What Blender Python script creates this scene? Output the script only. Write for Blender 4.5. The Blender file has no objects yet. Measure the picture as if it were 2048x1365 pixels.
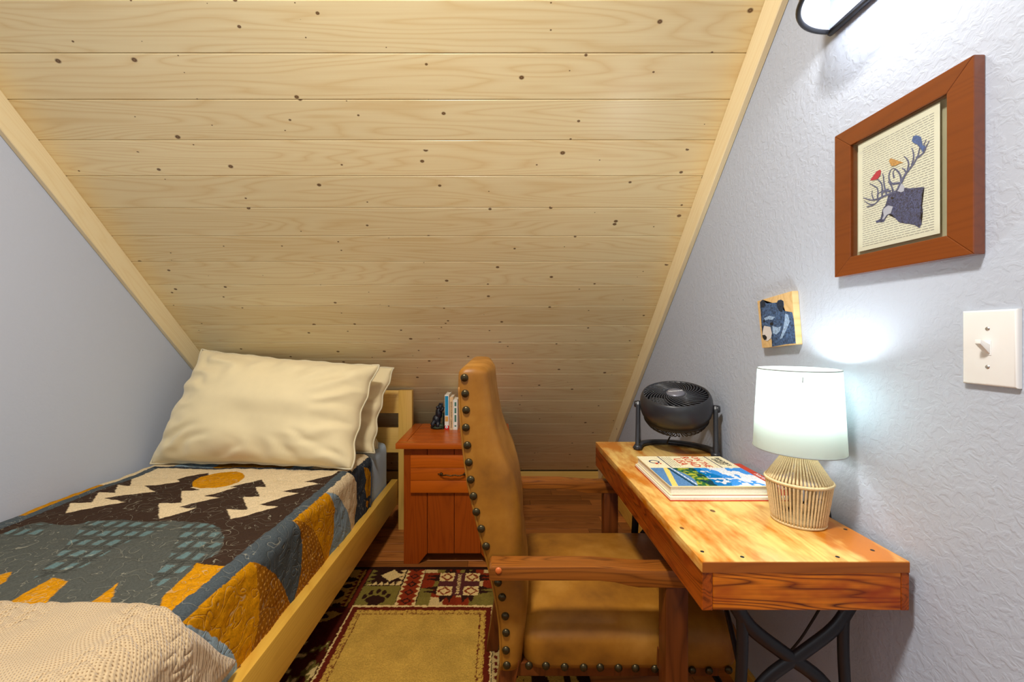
import bpy, bmesh, math, random
import numpy as np
from mathutils import Vector, Matrix, noise

random.seed(7)
rng = np.random.RandomState(7)
PI = math.pi
C = bpy.context.scene.collection
scene = bpy.context.scene

# ------------------------------------------------------------------ camera
F = 840.0            # focal length in pixels of the 2048 wide frame
CX, CY = 1000.0, 669.0
H = 1.17             # eye height above the floor
cam_data = bpy.data.cameras.new('camera')
cam_data.sensor_width = 36.0
cam_data.lens = F / 2048.0 * 36.0
cam_data.shift_x = (1024 - CX) / 2048.0
cam_data.shift_y = -(682.5 - CY) / 2048.0
cam_data.clip_start = 0.02
cam = bpy.data.objects.new('camera', cam_data)
cam.location = (0, 0, H)
cam.rotation_euler = (PI / 2, 0, 0)
C.objects.link(cam)
scene.camera = cam

# ------------------------------------------------------------------ world, exposure, main light
world = bpy.data.worlds.new('world')
scene.world = world
world.use_nodes = True
bg = world.node_tree.nodes['Background']
bg.inputs[0].default_value = (0.86, 0.93, 1.0, 1)
bg.inputs[1].default_value = 1.0
scene.view_settings.view_transform = 'Standard'
scene.view_settings.look = 'None'
scene.view_settings.gamma = 1.0
scene.view_settings.use_curve_mapping = False
scene.view_settings.exposure = 0.20


def area(name, loc, rot, sx, sy, power, color=(1, 1, 1)):
    l = bpy.data.lights.new(name, 'AREA')
    l.shape = 'RECTANGLE'
    l.size, l.size_y, l.energy, l.color = sx, sy, power, color
    o = bpy.data.objects.new(name, l)
    o.location, o.rotation_euler = loc, rot
    C.objects.link(o)
    return o


WX0, WX1 = -1.69, 0.80          # left and right wall planes
YB = -2.2                       # back wall, behind the camera
CC, CT = 2.197, 0.9815          # sloped ceiling: z = H + CC - CT*y
YR = 0.55                       # where the slope meets the flat upper ceiling
# cool fill light added behind the viewer, set at an unseen window
area('added_back_fill', (-0.40, YB + 0.02, 1.65), (PI / 2, 0, 0), 1.5, 1.3, 7, (0.88, 0.95, 1.0))
# unseen lamp added overhead to carry most of the room's light
area('added_room_light', (-0.30, 0.22, H + CC - CT * YR - 0.10), (0, 0, 0), 0.24, 0.24, 48, (1.0, 0.97, 0.92))


# ------------------------------------------------------------------ material helpers
def s2l(c):
    c = c / 255.0
    return c / 12.92 if c <= 0.04045 else ((c + 0.055) / 1.055) ** 2.4


def rgb(r, g, b):
    return (s2l(r), s2l(g), s2l(b), 1.0)


MATS = {}


def new_mat(name):
    m = bpy.data.materials.new(name)
    m.use_nodes = True
    MATS[name] = m
    nt = m.node_tree
    return m, nt, nt.nodes['Principled BSDF']


def N(nt, kind, **kw):
    n = nt.nodes.new(kind)
    for k, v in kw.items():
        if isinstance(k, str) and hasattr(n, k) and k not in n.inputs:
            setattr(n, k, v)
        else:
            n.inputs[k].default_value = v
    return n


def L(nt, a, b):
    nt.links.new(a, b)


def ramp(nt, fac, stops):
    r = nt.nodes.new('ShaderNodeValToRGB')
    e = r.color_ramp.elements
    e[0].position, e[0].color = stops[0]
    e[1].position, e[1].color = stops[-1]
    for p, c in stops[1:-1]:
        k = e.new(p)
        k.color = c
    L(nt, fac, r.inputs[0])
    return r


def g4(v):
    return (v, v, v, 1)


def bump(nt, bs, height, strength=0.3, dist=0.002):
    b = nt.nodes.new('ShaderNodeBump')
    b.inputs['Strength'].default_value = strength
    b.inputs['Distance'].default_value = dist
    L(nt, height, b.inputs['Height'])
    L(nt, b.outputs[0], bs.inputs['Normal'])
    return b


def plain(name, col, rough=0.5, metal=0.0, noise_amt=0.06, nscale=30, bump_s=0.0, bump_scale=200, bump_d=0.001, **extra):
    """plain colour with a little procedural variation"""
    m, nt, bs = new_mat(name)
    tc = nt.nodes.new('ShaderNodeTexCoord')
    n = N(nt, 'ShaderNodeTexNoise', Scale=nscale, Detail=3.0)
    L(nt, tc.outputs['Object'], n.inputs['Vector'])
    a = tuple(max(0, c * (1 - noise_amt)) for c in col[:3]) + (1,)
    b = tuple(min(1, c * (1 + noise_amt)) for c in col[:3]) + (1,)
    r = ramp(nt, n.outputs['Fac'], [(0.3, a), (0.7, b)])
    L(nt, r.outputs[0], bs.inputs['Base Color'])
    bs.inputs['Roughness'].default_value = rough
    bs.inputs['Metallic'].default_value = metal
    for k, v in extra.items():
        bs.inputs[k.replace('_', ' ')].default_value = v
    if bump_s:
        n2 = N(nt, 'ShaderNodeTexNoise', Scale=bump_scale, Detail=4.0)
        L(nt, tc.outputs['Object'], n2.inputs['Vector'])
        bump(nt, bs, n2.outputs['Fac'], bump_s, bump_d)
    return m


def wood(name, light, dark, axis='X', rough=0.4, scale=1.0, contrast=1.0, knots=0.0, knot_col=(0.09, 0.04, 0.015, 1),
         blotch=None, coat=0.0, bump_s=0.08, spec=0.5, knot_scale=(2.2, 9.0), var=(0.93, 1.06)):
    """long-grained wood; axis is the grain direction in object space"""
    m, nt, bs = new_mat(name)
    tc = nt.nodes.new('ShaderNodeTexCoord')
    oi = nt.nodes.new('ShaderNodeObjectInfo')
    off = N(nt, 'ShaderNodeVectorMath', operation='SCALE')
    off.inputs[0].default_value = (37.0, 91.0, 53.0)
    L(nt, oi.outputs['Random'], off.inputs['Scale'])
    add = N(nt, 'ShaderNodeVectorMath', operation='ADD')
    L(nt, tc.outputs['Object'], add.inputs[0])
    L(nt, off.outputs[0], add.inputs[1])
    src = add.outputs[0]
    st = {'X': (1, 12, 12), 'Y': (12, 1, 12), 'Z': (12, 12, 1)}[axis]
    mp = nt.nodes.new('ShaderNodeMapping')
    mp.inputs['Scale'].default_value = tuple(v * scale for v in st)
    L(nt, src, mp.inputs['Vector'])
    # cathedral grain: bands of a smooth stretched noise
    n1 = N(nt, 'ShaderNodeTexNoise', Scale=0.9, Detail=1.5, Roughness=0.4)
    L(nt, mp.outputs[0], n1.inputs['Vector'])
    mul = N(nt, 'ShaderNodeMath', operation='MULTIPLY')
    mul.inputs[1].default_value = 16.0
    L(nt, n1.outputs['Fac'], mul.inputs[0])
    fr = N(nt, 'ShaderNodeMath', operation='PINGPONG')
    fr.inputs[1].default_value = 0.5
    L(nt, mul.outputs[0], fr.inputs[0])
    pw = N(nt, 'ShaderNodeMath', operation='MULTIPLY')
    pw.inputs[1].default_value = 2.0
    L(nt, fr.outputs[0], pw.inputs[0])
    pp = N(nt, 'ShaderNodeMath', operation='POWER')
    pp.inputs[1].default_value = 2.5
    L(nt, pw.outputs[0], pp.inputs[0])
    # fine fibres
    mp2 = nt.nodes.new('ShaderNodeMapping')
    mp2.inputs['Scale'].default_value = tuple((v * 14 if v > 1 else 3.0) * scale for v in st)
    L(nt, src, mp2.inputs['Vector'])
    n2 = N(nt, 'ShaderNodeTexNoise', Scale=1.0, Detail=3.0, Roughness=0.6)
    L(nt, mp2.outputs[0], n2.inputs['Vector'])
    # slow tone shifts
    n3 = N(nt, 'ShaderNodeTexNoise', Scale=0.35, Detail=2.0)
    L(nt, mp.outputs[0], n3.inputs['Vector'])
    a1 = N(nt, 'ShaderNodeMath', operation='MULTIPLY_ADD')
    a1.inputs[1].default_value = 0.42 * contrast
    a1.inputs[2].default_value = 0.0
    L(nt, pp.outputs[0], a1.inputs[0])
    a2 = N(nt, 'ShaderNodeMath', operation='MULTIPLY_ADD')
    a2.inputs[1].default_value = 0.55 * contrast
    L(nt, n2.outputs['Fac'], a2.inputs[0])
    L(nt, a1.outputs[0], a2.inputs[2])
    a3 = N(nt, 'ShaderNodeMath', operation='MULTIPLY_ADD')
    a3.inputs[1].default_value = 0.6 * contrast
    L(nt, n3.outputs['Fac'], a3.inputs[0])
    L(nt, a2.outputs[0], a3.inputs[2])
    a4 = N(nt, 'ShaderNodeMath', operation='SUBTRACT')
    a4.inputs[1].default_value = 0.45 * contrast
    a4.use_clamp = True
    L(nt, a3.outputs[0], a4.inputs[0])
    mix = nt.nodes.new('ShaderNodeMix')
    mix.data_type = 'RGBA'
    mix.inputs['A'].default_value = light
    mix.inputs['B'].default_value = dark
    L(nt, a4.outputs[0], mix.inputs['Factor'])
    col = mix.outputs['Result']
    if blotch:
        nb = N(nt, 'ShaderNodeTexNoise', Scale=blotch[1], Detail=4.0, Roughness=0.65)
        mpb = nt.nodes.new('ShaderNodeMapping')
        mpb.inputs['Scale'].default_value = {'X': (.45, 1.4, 1), 'Y': (1.4, .45, 1), 'Z': (1, 1, .45)}[axis]
        L(nt, src, mpb.inputs['Vector'])
        L(nt, mpb.outputs[0], nb.inputs['Vector'])
        rb = ramp(nt, nb.outputs['Fac'], [(blotch[2], (0, 0, 0, 1)), (blotch[3], (1, 1, 1, 1))])
        mb = nt.nodes.new('ShaderNodeMix')
        mb.data_type = 'RGBA'
        L(nt, rb.outputs[0], mb.inputs['Factor'])
        L(nt, col, mb.inputs['A'])
        mb.inputs['B'].default_value = blotch[0]
        col = mb.outputs['Result']
    if knots:
        mpk = nt.nodes.new('ShaderNodeMapping')
        kx, ky = knot_scale
        mpk.inputs['Scale'].default_value = {'X': (kx, ky, ky), 'Y': (ky, kx, ky), 'Z': (ky, ky, kx)}[axis]
        L(nt, src, mpk.inputs['Vector'])
        vo = N(nt, 'ShaderNodeTexVoronoi', Scale=1.0)
        vo.inputs['Randomness'].default_value = 1.0
        # true distance in metres: measure from the cell point
        L(nt, mpk.outputs[0], vo.inputs['Vector'])
        d = N(nt, 'ShaderNodeVectorMath', operation='SUBTRACT')
        L(nt, mpk.outputs[0], d.inputs[0])
        L(nt, vo.outputs['Position'], d.inputs[1])
        dv = N(nt, 'ShaderNodeVectorMath', operation='DIVIDE')
        L(nt, d.outputs[0], dv.inputs[0])
        dv.inputs[1].default_value = {'X': (kx * 1.4, ky, ky * 60), 'Y': (ky, kx * 1.4, ky * 60), 'Z': (ky, ky * 60, kx * 1.4)}[axis]
        ln = N(nt, 'ShaderNodeVectorMath', operation='LENGTH')
        L(nt, dv.outputs[0], ln.inputs[0])
        # knot radius from the cell's random colour
        sp = nt.nodes.new('ShaderNodeSeparateColor')
        L(nt, vo.outputs['Color'], sp.inputs[0])
        rr = N(nt, 'ShaderNodeMapRange')
        rr.inputs['From Min'].default_value = 1.0 - knots
        rr.inputs['From Max'].default_value = 1.0
        rr.inputs['To Min'].default_value = 0.0015
        rr.inputs['To Max'].default_value = 0.0085
        L(nt, sp.outputs[0], rr.inputs['Value'])
        dd = N(nt, 'ShaderNodeMath', operation='DIVIDE')
        L(nt, ln.outputs['Value'], dd.inputs[0])
        L(nt, rr.outputs[0], dd.inputs[1])
        gate = N(nt, 'ShaderNodeMath', operation='GREATER_THAN')
        gate.inputs[1].default_value = 1.0 - knots
        L(nt, sp.outputs[0], gate.inputs[0])
        rk = ramp(nt, dd.outputs[0], [(0.0, g4(0.75)), (0.55, g4(1)), (0.75, g4(0.45)), (1.0, g4(0))])
        mg = N(nt, 'ShaderNodeMath', operation='MULTIPLY')
        L(nt, rk.outputs[0], mg.inputs[0])
        L(nt, gate.outputs[0], mg.inputs[1])
        mk = nt.nodes.new('ShaderNodeMix')
        mk.data_type = 'RGBA'
        L(nt, mg.outputs[0], mk.inputs['Factor'])
        L(nt, col, mk.inputs['A'])
        mk.inputs['B'].default_value = knot_col
        col = mk.outputs['Result']
    # slight per-object tone
    hv = nt.nodes.new('ShaderNodeHueSaturation')
    mr = N(nt, 'ShaderNodeMapRange')
    mr.inputs['To Min'].default_value = var[0]
    mr.inputs['To Max'].default_value = var[1]
    L(nt, oi.outputs['Random'], mr.inputs['Value'])
    L(nt, mr.outputs[0], hv.inputs['Value'])
    L(nt, col, hv.inputs['Color'])
    L(nt, hv.outputs[0], bs.inputs['Base Color'])
    bs.inputs['Roughness'].default_value = rough
    bs.inputs['Specular IOR Level'].default_value = spec
    bs.inputs['Coat Weight'].default_value = coat
    bs.inputs['Coat Roughness'].default_value = 0.25
    if bump_s:
        bump(nt, bs, a2.outputs[0], bump_s, 0.0015)
    return m


def wall_mat(name, col, big, strength, scale):
    m, nt, bs = new_mat(name)
    g = nt.nodes.new('ShaderNodeNewGeometry')
    n = N(nt, 'ShaderNodeTexNoise', Scale=scale, Detail=3.0, Roughness=0.5, Distortion=0.8)
    L(nt, g.outputs['Position'], n.inputs['Vector'])
    r = ramp(nt, n.outputs['Fac'], [(0.42, g4(0)), (0.60, g4(1))])
    n2 = N(nt, 'ShaderNodeTexNoise', Scale=scale * 4, Detail=3.0)
    L(nt, g.outputs['Position'], n2.inputs['Vector'])
    ad = N(nt, 'ShaderNodeMath', operation='MULTIPLY_ADD')
    ad.inputs[1].default_value = 0.35
    L(nt, n2.outputs['Fac'], ad.inputs[0])
    L(nt, r.outputs[0], ad.inputs[2])
    bump(nt, bs, ad.outputs[0], strength, big)
    bs.inputs['Base Color'].default_value = col
    bs.inputs['Roughness'].default_value = 0.7
    bs.inputs['Specular IOR Level'].default_value = 0.3
    return m


def attr_mat(name, rough, thread=None, bumpk=None, sheen=0.0):
    """cloth whose colours are read from the mesh attribute 'dye'"""
    m, nt, bs = new_mat(name)
    at = N(nt, 'ShaderNodeAttribute')
    at.attribute_name = 'dye'
    col = at.outputs['Color']
    tc = nt.nodes.new('ShaderNodeTexCoord')
    n = N(nt, 'ShaderNodeTexNoise', Scale=260.0, Detail=2.0)
    L(nt, tc.outputs['Object'], n.inputs['Vector'])
    rr = ramp(nt, n.outputs['Fac'], [(0.3, g4(0.78)), (0.7, g4(1.15))])
    mm = nt.nodes.new('ShaderNodeMix')
    mm.data_type = 'RGBA'
    mm.blend_type = 'MULTIPLY'
    mm.inputs['Factor'].default_value = 1.0
    L(nt, col, mm.inputs['A'])
    L(nt, rr.outputs[0], mm.inputs['B'])
    col = mm.outputs['Result']
    height = n.outputs['Fac']
    if thread:
        nn = N(nt, 'ShaderNodeTexNoise', Scale=thread[0], Detail=1.0, Roughness=0.35, Distortion=1.6)
        L(nt, tc.outputs['Object'], nn.inputs['Vector'])
        sb = N(nt, 'ShaderNodeMath', operation='SUBTRACT')
        sb.inputs[1].default_value = 0.5
        L(nt, nn.outputs['Fac'], sb.inputs[0])
        ab = N(nt, 'ShaderNodeMath', operation='ABSOLUTE')
        L(nt, sb.outputs[0], ab.inputs[0])
        ln = ramp(nt, ab.outputs[0], [(0.0, g4(1)), (0.0035, g4(1)), (0.008, g4(0))])
        mx = nt.nodes.new('ShaderNodeMix')
        mx.data_type = 'RGBA'
        sc = N(nt, 'ShaderNodeMath', operation='MULTIPLY')
        sc.inputs[1].default_value = 0.42
        L(nt, ln.outputs[0], sc.inputs[0])
        L(nt, sc.outputs[0], mx.inputs['Factor'])
        L(nt, col, mx.inputs['A'])
        mx.inputs['B'].default_value = thread[1]
        col = mx.outputs['Result']
        hr = ramp(nt, ab.outputs[0], [(0.0, g4(0)), (0.06, g4(1))])
        height = hr.outputs[0]
    L(nt, col, bs.inputs['Base Color'])
    bs.inputs['Roughness'].default_value = rough
    bs.inputs['Sheen Weight'].default_value = sheen
    bs.inputs['Specular IOR Level'].default_value = 0.08
    bump(nt, bs, height, bumpk[0], bumpk[1])
    return m


# ------------------------------------------------------------------ mesh helpers
def obj(name, bm, m, parent=None, smooth=False, loc=None):
    me = bpy.data.meshes.new(name)
    if isinstance(bm, tuple):
        me.from_pydata(bm[0], [], bm[1])
    else:
        bmesh.ops.recalc_face_normals(bm, faces=bm.faces)
        bm.to_mesh(me)
        bm.free()
    if m:
        me.materials.append(MATS[m] if isinstance(m, str) else m)
    if smooth:
        me.polygons.foreach_set('use_smooth', [True] * len(me.polygons))
        if smooth != 'all':
            try:
                me.set_sharp_from_angle(angle=math.radians(38))
            except Exception:
                pass
    o = bpy.data.objects.new(name, me)
    C.objects.link(o)
    if parent:
        o.parent = parent
    if loc:
        o.location = loc
    return o


def tag(o, label=None, cat=None, group=None, kind=None):
    if label:
        o['label'] = label
    if cat:
        o['category'] = cat
    if group:
        o['group'] = group
    if kind:
        o['kind'] = kind
    return o


def thing(name, label, cat, loc=(0, 0, 0), rz=0.0, group=None):
    o = bpy.data.objects.new(name, None)
    o.empty_display_size = 0.05
    C.objects.link(o)
    o.location = loc
    o.rotation_euler = (0, 0, rz)
    return tag(o, label, cat, group)


def NB():
    return bmesh.new()


def box(bm, x0, x1, y0, y1, z0, z1, bev=0.0, seg=2, mtx=None):
    t = bmesh.new() if bev else bm
    vs = [t.verts.new(v) for v in ((x0, y0, z0), (x1, y0, z0), (x1, y1, z0), (x0, y1, z0),
                                   (x0, y0, z1), (x1, y0, z1), (x1, y1, z1), (x0, y1, z1))]
    for f in ((0, 3, 2, 1), (4, 5, 6, 7), (0, 1, 5, 4), (1, 2, 6, 5), (2, 3, 7, 6), (3, 0, 4, 7)):
        t.faces.new([vs[i] for i in f])
    if bev:
        bmesh.ops.bevel(t, geom=list(t.edges), offset=bev, segments=seg, profile=0.6, affect='EDGES')
        join(bm, t, mtx)
    elif mtx is not None:
        bmesh.ops.transform(bm, matrix=mtx, verts=vs)
    return bm


def join(bm, t, mtx=None):
    if mtx is not None:
        bmesh.ops.transform(t, matrix=mtx, verts=t.verts)
    mp = {v: bm.verts.new(v.co) for v in t.verts}
    for f in t.faces:
        try:
            bm.faces.new([mp[v] for v in f.verts])
        except ValueError:
            pass
    t.free()


def lathe(bm, prof, seg=32, center=(0, 0, 0), a0=0.0, a1=2 * PI, mtx=None, closed=True):
    """prof = [(r,z)...] revolved about z"""
    t = bmesh.new()
    full = abs(a1 - a0 - 2 * PI) < 1e-6
    n = seg if full else seg + 1
    rings = []
    for r, z in prof:
        if r < 1e-6:
            rings.append([t.verts.new((center[0], center[1], center[2] + z))])
        else:
            rings.append([t.verts.new((center[0] + r * math.cos(a0 + (a1 - a0) * i / seg),
                                       center[1] + r * math.sin(a0 + (a1 - a0) * i / seg), center[2] + z)) for i in range(n)])
    for A, B in zip(rings, rings[1:]):
        for i in range(seg):
            j = (i + 1) % n if full else i + 1
            if len(A) == 1 and len(B) == 1:
                continue
            if len(A) == 1:
                t.faces.new((A[0], B[i], B[j]))
            elif len(B) == 1:
                t.faces.new((A[i], B[0], A[j]))
            else:
                t.faces.new((A[i], B[i], B[j], A[j]))
    join(bm, t, mtx)
    return bm


def tube(bm, pts, r, seg=8, flat=None, cap=True):
    """tube along pts, r a number or list; flat=(ax_vector, factor) squashes"""
    pts = [Vector(p) for p in pts]
    n = len(pts)
    rs = r if isinstance(r, (list, tuple)) else [r] * n
    prev = None
    rings = []
    for i, p in enumerate(pts):
        d = (pts[min(i + 1, n - 1)] - pts[max(i - 1, 0)]).normalized()
        if prev is None:
            up = Vector((0, 0, 1)) if abs(d.z) < 0.9 else Vector((0, 1, 0))
            a = d.cross(up).normalized()
        else:
            a = (prev - d * prev.dot(d)).normalized()
        prev = a
        b = d.cross(a).normalized()
        ring = []
        for k in range(seg):
            t = 2 * PI * k / seg
            off = a * math.cos(t) * rs[i] + b * math.sin(t) * rs[i]
            if flat:
                ax = Vector(flat[0]).normalized()
                off = off + ax * off.dot(ax) * (flat[1] - 1)
            ring.append(bm.verts.new(p + off))
        rings.append(ring)
    for A, B in zip(rings, rings[1:]):
        for k in range(seg):
            bm.faces.new((A[k], A[(k + 1) % seg], B[(k + 1) % seg], B[k]))
    if cap:
        bm.faces.new(rings[0])
        bm.faces.new(rings[-1])
    return bm


def smoothpath(pts, n=6):
    out = []
    P = [Vector(p) for p in pts]
    for i in range(len(P) - 1):
        p0, p1, p2, p3 = P[max(i - 1, 0)], P[i], P[i + 1], P[min(i + 2, len(P) - 1)]
        for k in range(n):
            t = k / n
            out.append(0.5 * ((2 * p1) + (p2 - p0) * t + (2 * p0 - 5 * p1 + 4 * p2 - p3) * t * t + (-p0 + 3 * p1 - 3 * p2 + p3) * t ** 3))
    out.append(P[-1])
    return out


def prism(bm, poly, axis, a, b, bev=0.0):
    """extrude a 2-D polygon along an axis; poly in the two other axes (order x,y,z)"""
    t = bmesh.new()

    def mk(p, h):
        if axis == 'x':
            return (h, p[0], p[1])
        if axis == 'y':
            return (p[0], h, p[1])
        return (p[0], p[1], h)
    A = [t.verts.new(mk(p, a)) for p in poly]
    B = [t.verts.new(mk(p, b)) for p in poly]
    t.faces.new(A)
    t.faces.new(list(reversed(B)))
    n = len(poly)
    for i in range(n):
        t.faces.new((A[i], B[i], B[(i + 1) % n], A[(i + 1) % n]))
    bmesh.ops.recalc_face_normals(t, faces=t.faces)
    if bev:
        bmesh.ops.bevel(t, geom=list(t.edges), offset=bev, segments=2, profile=0.6, affect='EDGES')
    join(bm, t)
    return bm


def rail_loft(bm, rings):
    """rings: list of equal-length closed point loops -> skin + end caps"""
    R = [[bm.verts.new(p) for p in ring] for ring in rings]
    n = len(R[0])
    for A, B in zip(R, R[1:]):
        for k in range(n):
            bm.faces.new((A[k], A[(k + 1) % n], B[(k + 1) % n], B[k]))
    bm.faces.new(R[0])
    bm.faces.new(list(reversed(R[-1])))
    return bm


def text(name, body, size, mtx, m, parent, extrude=0.0003, align='CENTER'):
    cu = bpy.data.curves.new(name, 'FONT')
    cu.body = body
    cu.size = size
    cu.align_x = align
    cu.align_y = 'CENTER'
    cu.extrude = extrude
    cu.resolution_u = 2
    tmp = bpy.data.objects.new(name + '_tmp', cu)
    C.objects.link(tmp)
    bpy.context.view_layer.update()
    dg = bpy.context.evaluated_depsgraph_get()
    me = bpy.data.meshes.new_from_object(tmp.evaluated_get(dg))
    bpy.data.objects.remove(tmp)
    me.transform(mtx)
    me.materials.clear()
    me.materials.append(MATS[m])
    o = bpy.data.objects.new(name, me)
    C.objects.link(o)
    o.parent = parent
    return o


def frame_mtx(origin, right, up):
    r = Vector(right).normalized()
    u = Vector(up).normalized()
    n = r.cross(u)
    return Matrix(((r.x, u.x, n.x, origin[0]), (r.y, u.y, n.y, origin[1]), (r.z, u.z, n.z, origin[2]), (0, 0, 0, 1)))


# points measured on the photograph, resolved to real places
def at(px, py, D):
    return Vector(((px - CX) * D / F, D, H - (py - CY) * D / F))


def on_wall(px, py, X):
    D = X * F / (px - CX)
    return (D, H - (py - CY) * D / F)          # (y, z)


def on_level(px, py, z):
    D = (H - z) * F / (py - CY)
    return ((px - CX) * D / F, D)


def inside(poly, X, Y):
    """vectorised point in polygon"""
    res = np.zeros(X.shape, bool)
    n = len(poly)
    for i in range(n):
        x1, y1 = poly[i]
        x2, y2 = poly[(i + 1) % n]
        if y1 == y2:
            continue
        c = ((y1 > Y) != (y2 > Y)) & (X < (x2 - x1) * (Y - y1) / (y2 - y1) + x1)
        res ^= c
    return res


# ------------------------------------------------------------------ materials
PINE_L, PINE_D = rgb(238, 222, 178), rgb(198, 158, 92)
wood('ceiling_pine', rgb(246, 228, 178), rgb(214, 170, 92), 'X', rough=0.30, scale=1.0, contrast=0.72, knots=0.5, knot_col=rgb(96, 60, 24), spec=0.38, bump_s=0.05, knot_scale=(4.0, 15.0))
wood('trim_pine_left', rgb(240, 222, 178), rgb(216, 180, 112), 'X', rough=0.4, contrast=0.5, knots=0.15, knot_col=rgb(150, 100, 50))
wood('bed_pine', rgb(226, 178, 74), rgb(192, 134, 36), 'Y', rough=0.35, contrast=0.7, knots=0.3, knot_col=rgb(130, 70, 20), spec=0.5)
wood('bed_pine_z', rgb(222, 178, 88), rgb(192, 138, 50), 'Z', rough=0.4, contrast=0.6, knots=0.25, knot_col=rgb(130, 70, 20))
wood('bed_pine_x', rgb(228, 186, 98), rgb(200, 148, 60), 'X', rough=0.4, contrast=0.6, knots=0.2, knot_col=rgb(130, 70, 20))
wood('cherry_x', rgb(188, 90, 16), rgb(130, 50, 7), 'X', rough=0.3, contrast=0.7, coat=0.06, spec=0.25)
wood('cherry_z', rgb(156, 68, 11), rgb(104, 38, 5), 'Z', rough=0.33, contrast=0.8, coat=0.06, spec=0.25)
wood('floor_wood', rgb(178, 108, 48), rgb(100, 48, 18), 'X', rough=0.35, contrast=1.1, var=(0.62, 1.2), knots=0.2, knot_col=rgb(60, 28, 12), spec=0.2)
wood('desk_top_wood', rgb(242, 204, 118), rgb(196, 122, 34), 'Y', rough=0.28, contrast=0.75, blotch=(rgb(200, 116, 14), 9.0, 0.44, 0.60),
     knots=0.14, knot_col=rgb(90, 40, 12), coat=0.3)
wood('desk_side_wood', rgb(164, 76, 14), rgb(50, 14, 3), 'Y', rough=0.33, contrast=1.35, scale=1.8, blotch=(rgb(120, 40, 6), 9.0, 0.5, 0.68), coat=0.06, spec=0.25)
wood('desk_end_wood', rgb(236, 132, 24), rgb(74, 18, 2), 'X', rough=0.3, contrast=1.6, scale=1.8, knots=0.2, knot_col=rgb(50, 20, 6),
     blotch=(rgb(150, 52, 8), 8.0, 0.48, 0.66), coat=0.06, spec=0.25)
wood('desk_shaded_edge_wood', rgb(160, 88, 28), rgb(108, 52, 14), 'X', rough=0.32, contrast=0.6, coat=0.06, spec=0.25)  # top board wood darkened for its end that gets less light
wood('arm_wood', rgb(152, 88, 30), rgb(62, 26, 6), 'X', rough=0.3, contrast=1.2, scale=1.7, coat=0.06, spec=0.25)
wood('post_wood', rgb(108, 54, 18), rgb(46, 18, 5), 'Z', rough=0.35, contrast=1.0, coat=0.06, spec=0.25)
wood('plaque_wood', rgb(232, 196, 138), rgb(196, 148, 80), 'X', rough=0.5, contrast=0.9)
wood('frame_wood', rgb(122, 58, 14), rgb(84, 34, 6), 'Y', rough=0.22, contrast=0.5, coat=0.5)
wall_mat('wall_lilac_rough', rgb(183, 191, 205), 0.0020, 0.26, 66.0)
wall_mat('wall_lilac_smooth', rgb(192, 200, 216), 0.0012, 0.15, 70.0)
plain('paint_back', rgb(140, 138, 136), 0.7)
plain('paint_ceiling', rgb(206, 176, 120), 0.7)
plain('white_plastic', rgb(238, 238, 236), 0.16, noise_amt=0.01)
plain('screw_metal', rgb(205, 205, 205), 0.25, metal=0.8)
plain('sheet_blue', rgb(168, 192, 212), 0.85, noise_amt=0.04, nscale=9, bump_s=0.25, bump_scale=14, bump_d=0.01, Sheen_Weight=0.2)
plain('pillow_cloth', rgb(234, 216, 170), 0.9, noise_amt=0.03, nscale=12, bump_s=0.12, bump_scale=700, bump_d=0.0006, Sheen_Weight=0.25)
plain('pillow_seam', rgb(214, 202, 168), 0.9)
plain('black_iron', rgb(34, 34, 38), 0.42, metal=0.3, bump_s=0.15, bump_scale=160)
plain('black_plastic', rgb(42, 43, 48), 0.34, noise_amt=0.04)
plain('black_plastic_dull', rgb(26, 26, 29), 0.55, noise_amt=0.04)
plain('grille_grey', rgb(60, 62, 68), 0.3, noise_amt=0.03)
plain('hub_grey', rgb(112, 112, 122), 0.35, metal=0.2)
plain('cord_black', rgb(18, 18, 20), 0.5)
plain('dark_bronze', rgb(58, 60, 66), 0.35, metal=0.5)
plain('bronze_copper', rgb(168, 118, 66), 0.4, metal=0.4)
plain('nail_bronze', rgb(66, 56, 34), 0.33, metal=0.75, noise_amt=0.2, nscale=120)
plain('plug_orange', rgb(206, 104, 44), 0.35)
plain('handle_bronze', rgb(72, 52, 22), 0.35, metal=0.8)
plain('paper_white', rgb(236, 232, 218), 0.8, noise_amt=0.02, nscale=60)
plain('page_edge', rgb(236, 230, 212), 0.8, noise_amt=0.08, nscale=400)
plain('cover_cream', rgb(244, 232, 190), 0.35, noise_amt=0.01)
plain('cover_red', rgb(206, 60, 24), 0.4)
plain('ink_red', rgb(205, 66, 26), 0.5)
plain('ink_navy', rgb(40, 44, 90), 0.5)
plain('ink_black', rgb(30, 30, 32), 0.6)
plain('ink_grey', rgb(150, 150, 140), 0.7)
plain('ink_white', rgb(246, 246, 246), 0.5)
plain('spine_blue', rgb(20, 138, 180), 0.4)
plain('spine_tan', rgb(226, 190, 140), 0.5)
plain('spine_white', rgb(230, 226, 212), 0.5)
plain('spine_green', rgb(70, 120, 100), 0.5)
plain('spine_red', rgb(206, 30, 24), 0.5)
plain('spine_orange', rgb(216, 160, 80), 0.5)
plain('brown_ink', rgb(96, 62, 34), 0.6)
plain('mat_board', rgb(168, 164, 132), 0.5)
plain('print_paper', rgb(222, 224, 202), 0.6, noise_amt=0.02)
plain('print_text', rgb(140, 142, 138), 0.7)
plain('moose_ink', rgb(62, 70, 104), 0.6, noise_amt=0.9, nscale=420)
plain('antler_ink', rgb(84, 92, 124), 0.6, noise_amt=0.5, nscale=300)
plain('antler_pale', rgb(176, 182, 196), 0.6)
plain('bird_red', rgb(178, 40, 62), 0.6)
plain('bird_yellow', rgb(188, 142, 78), 0.6, noise_amt=0.3, nscale=300)
plain('bird_blue', rgb(66, 96, 150), 0.6, noise_amt=0.4, nscale=300)
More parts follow.
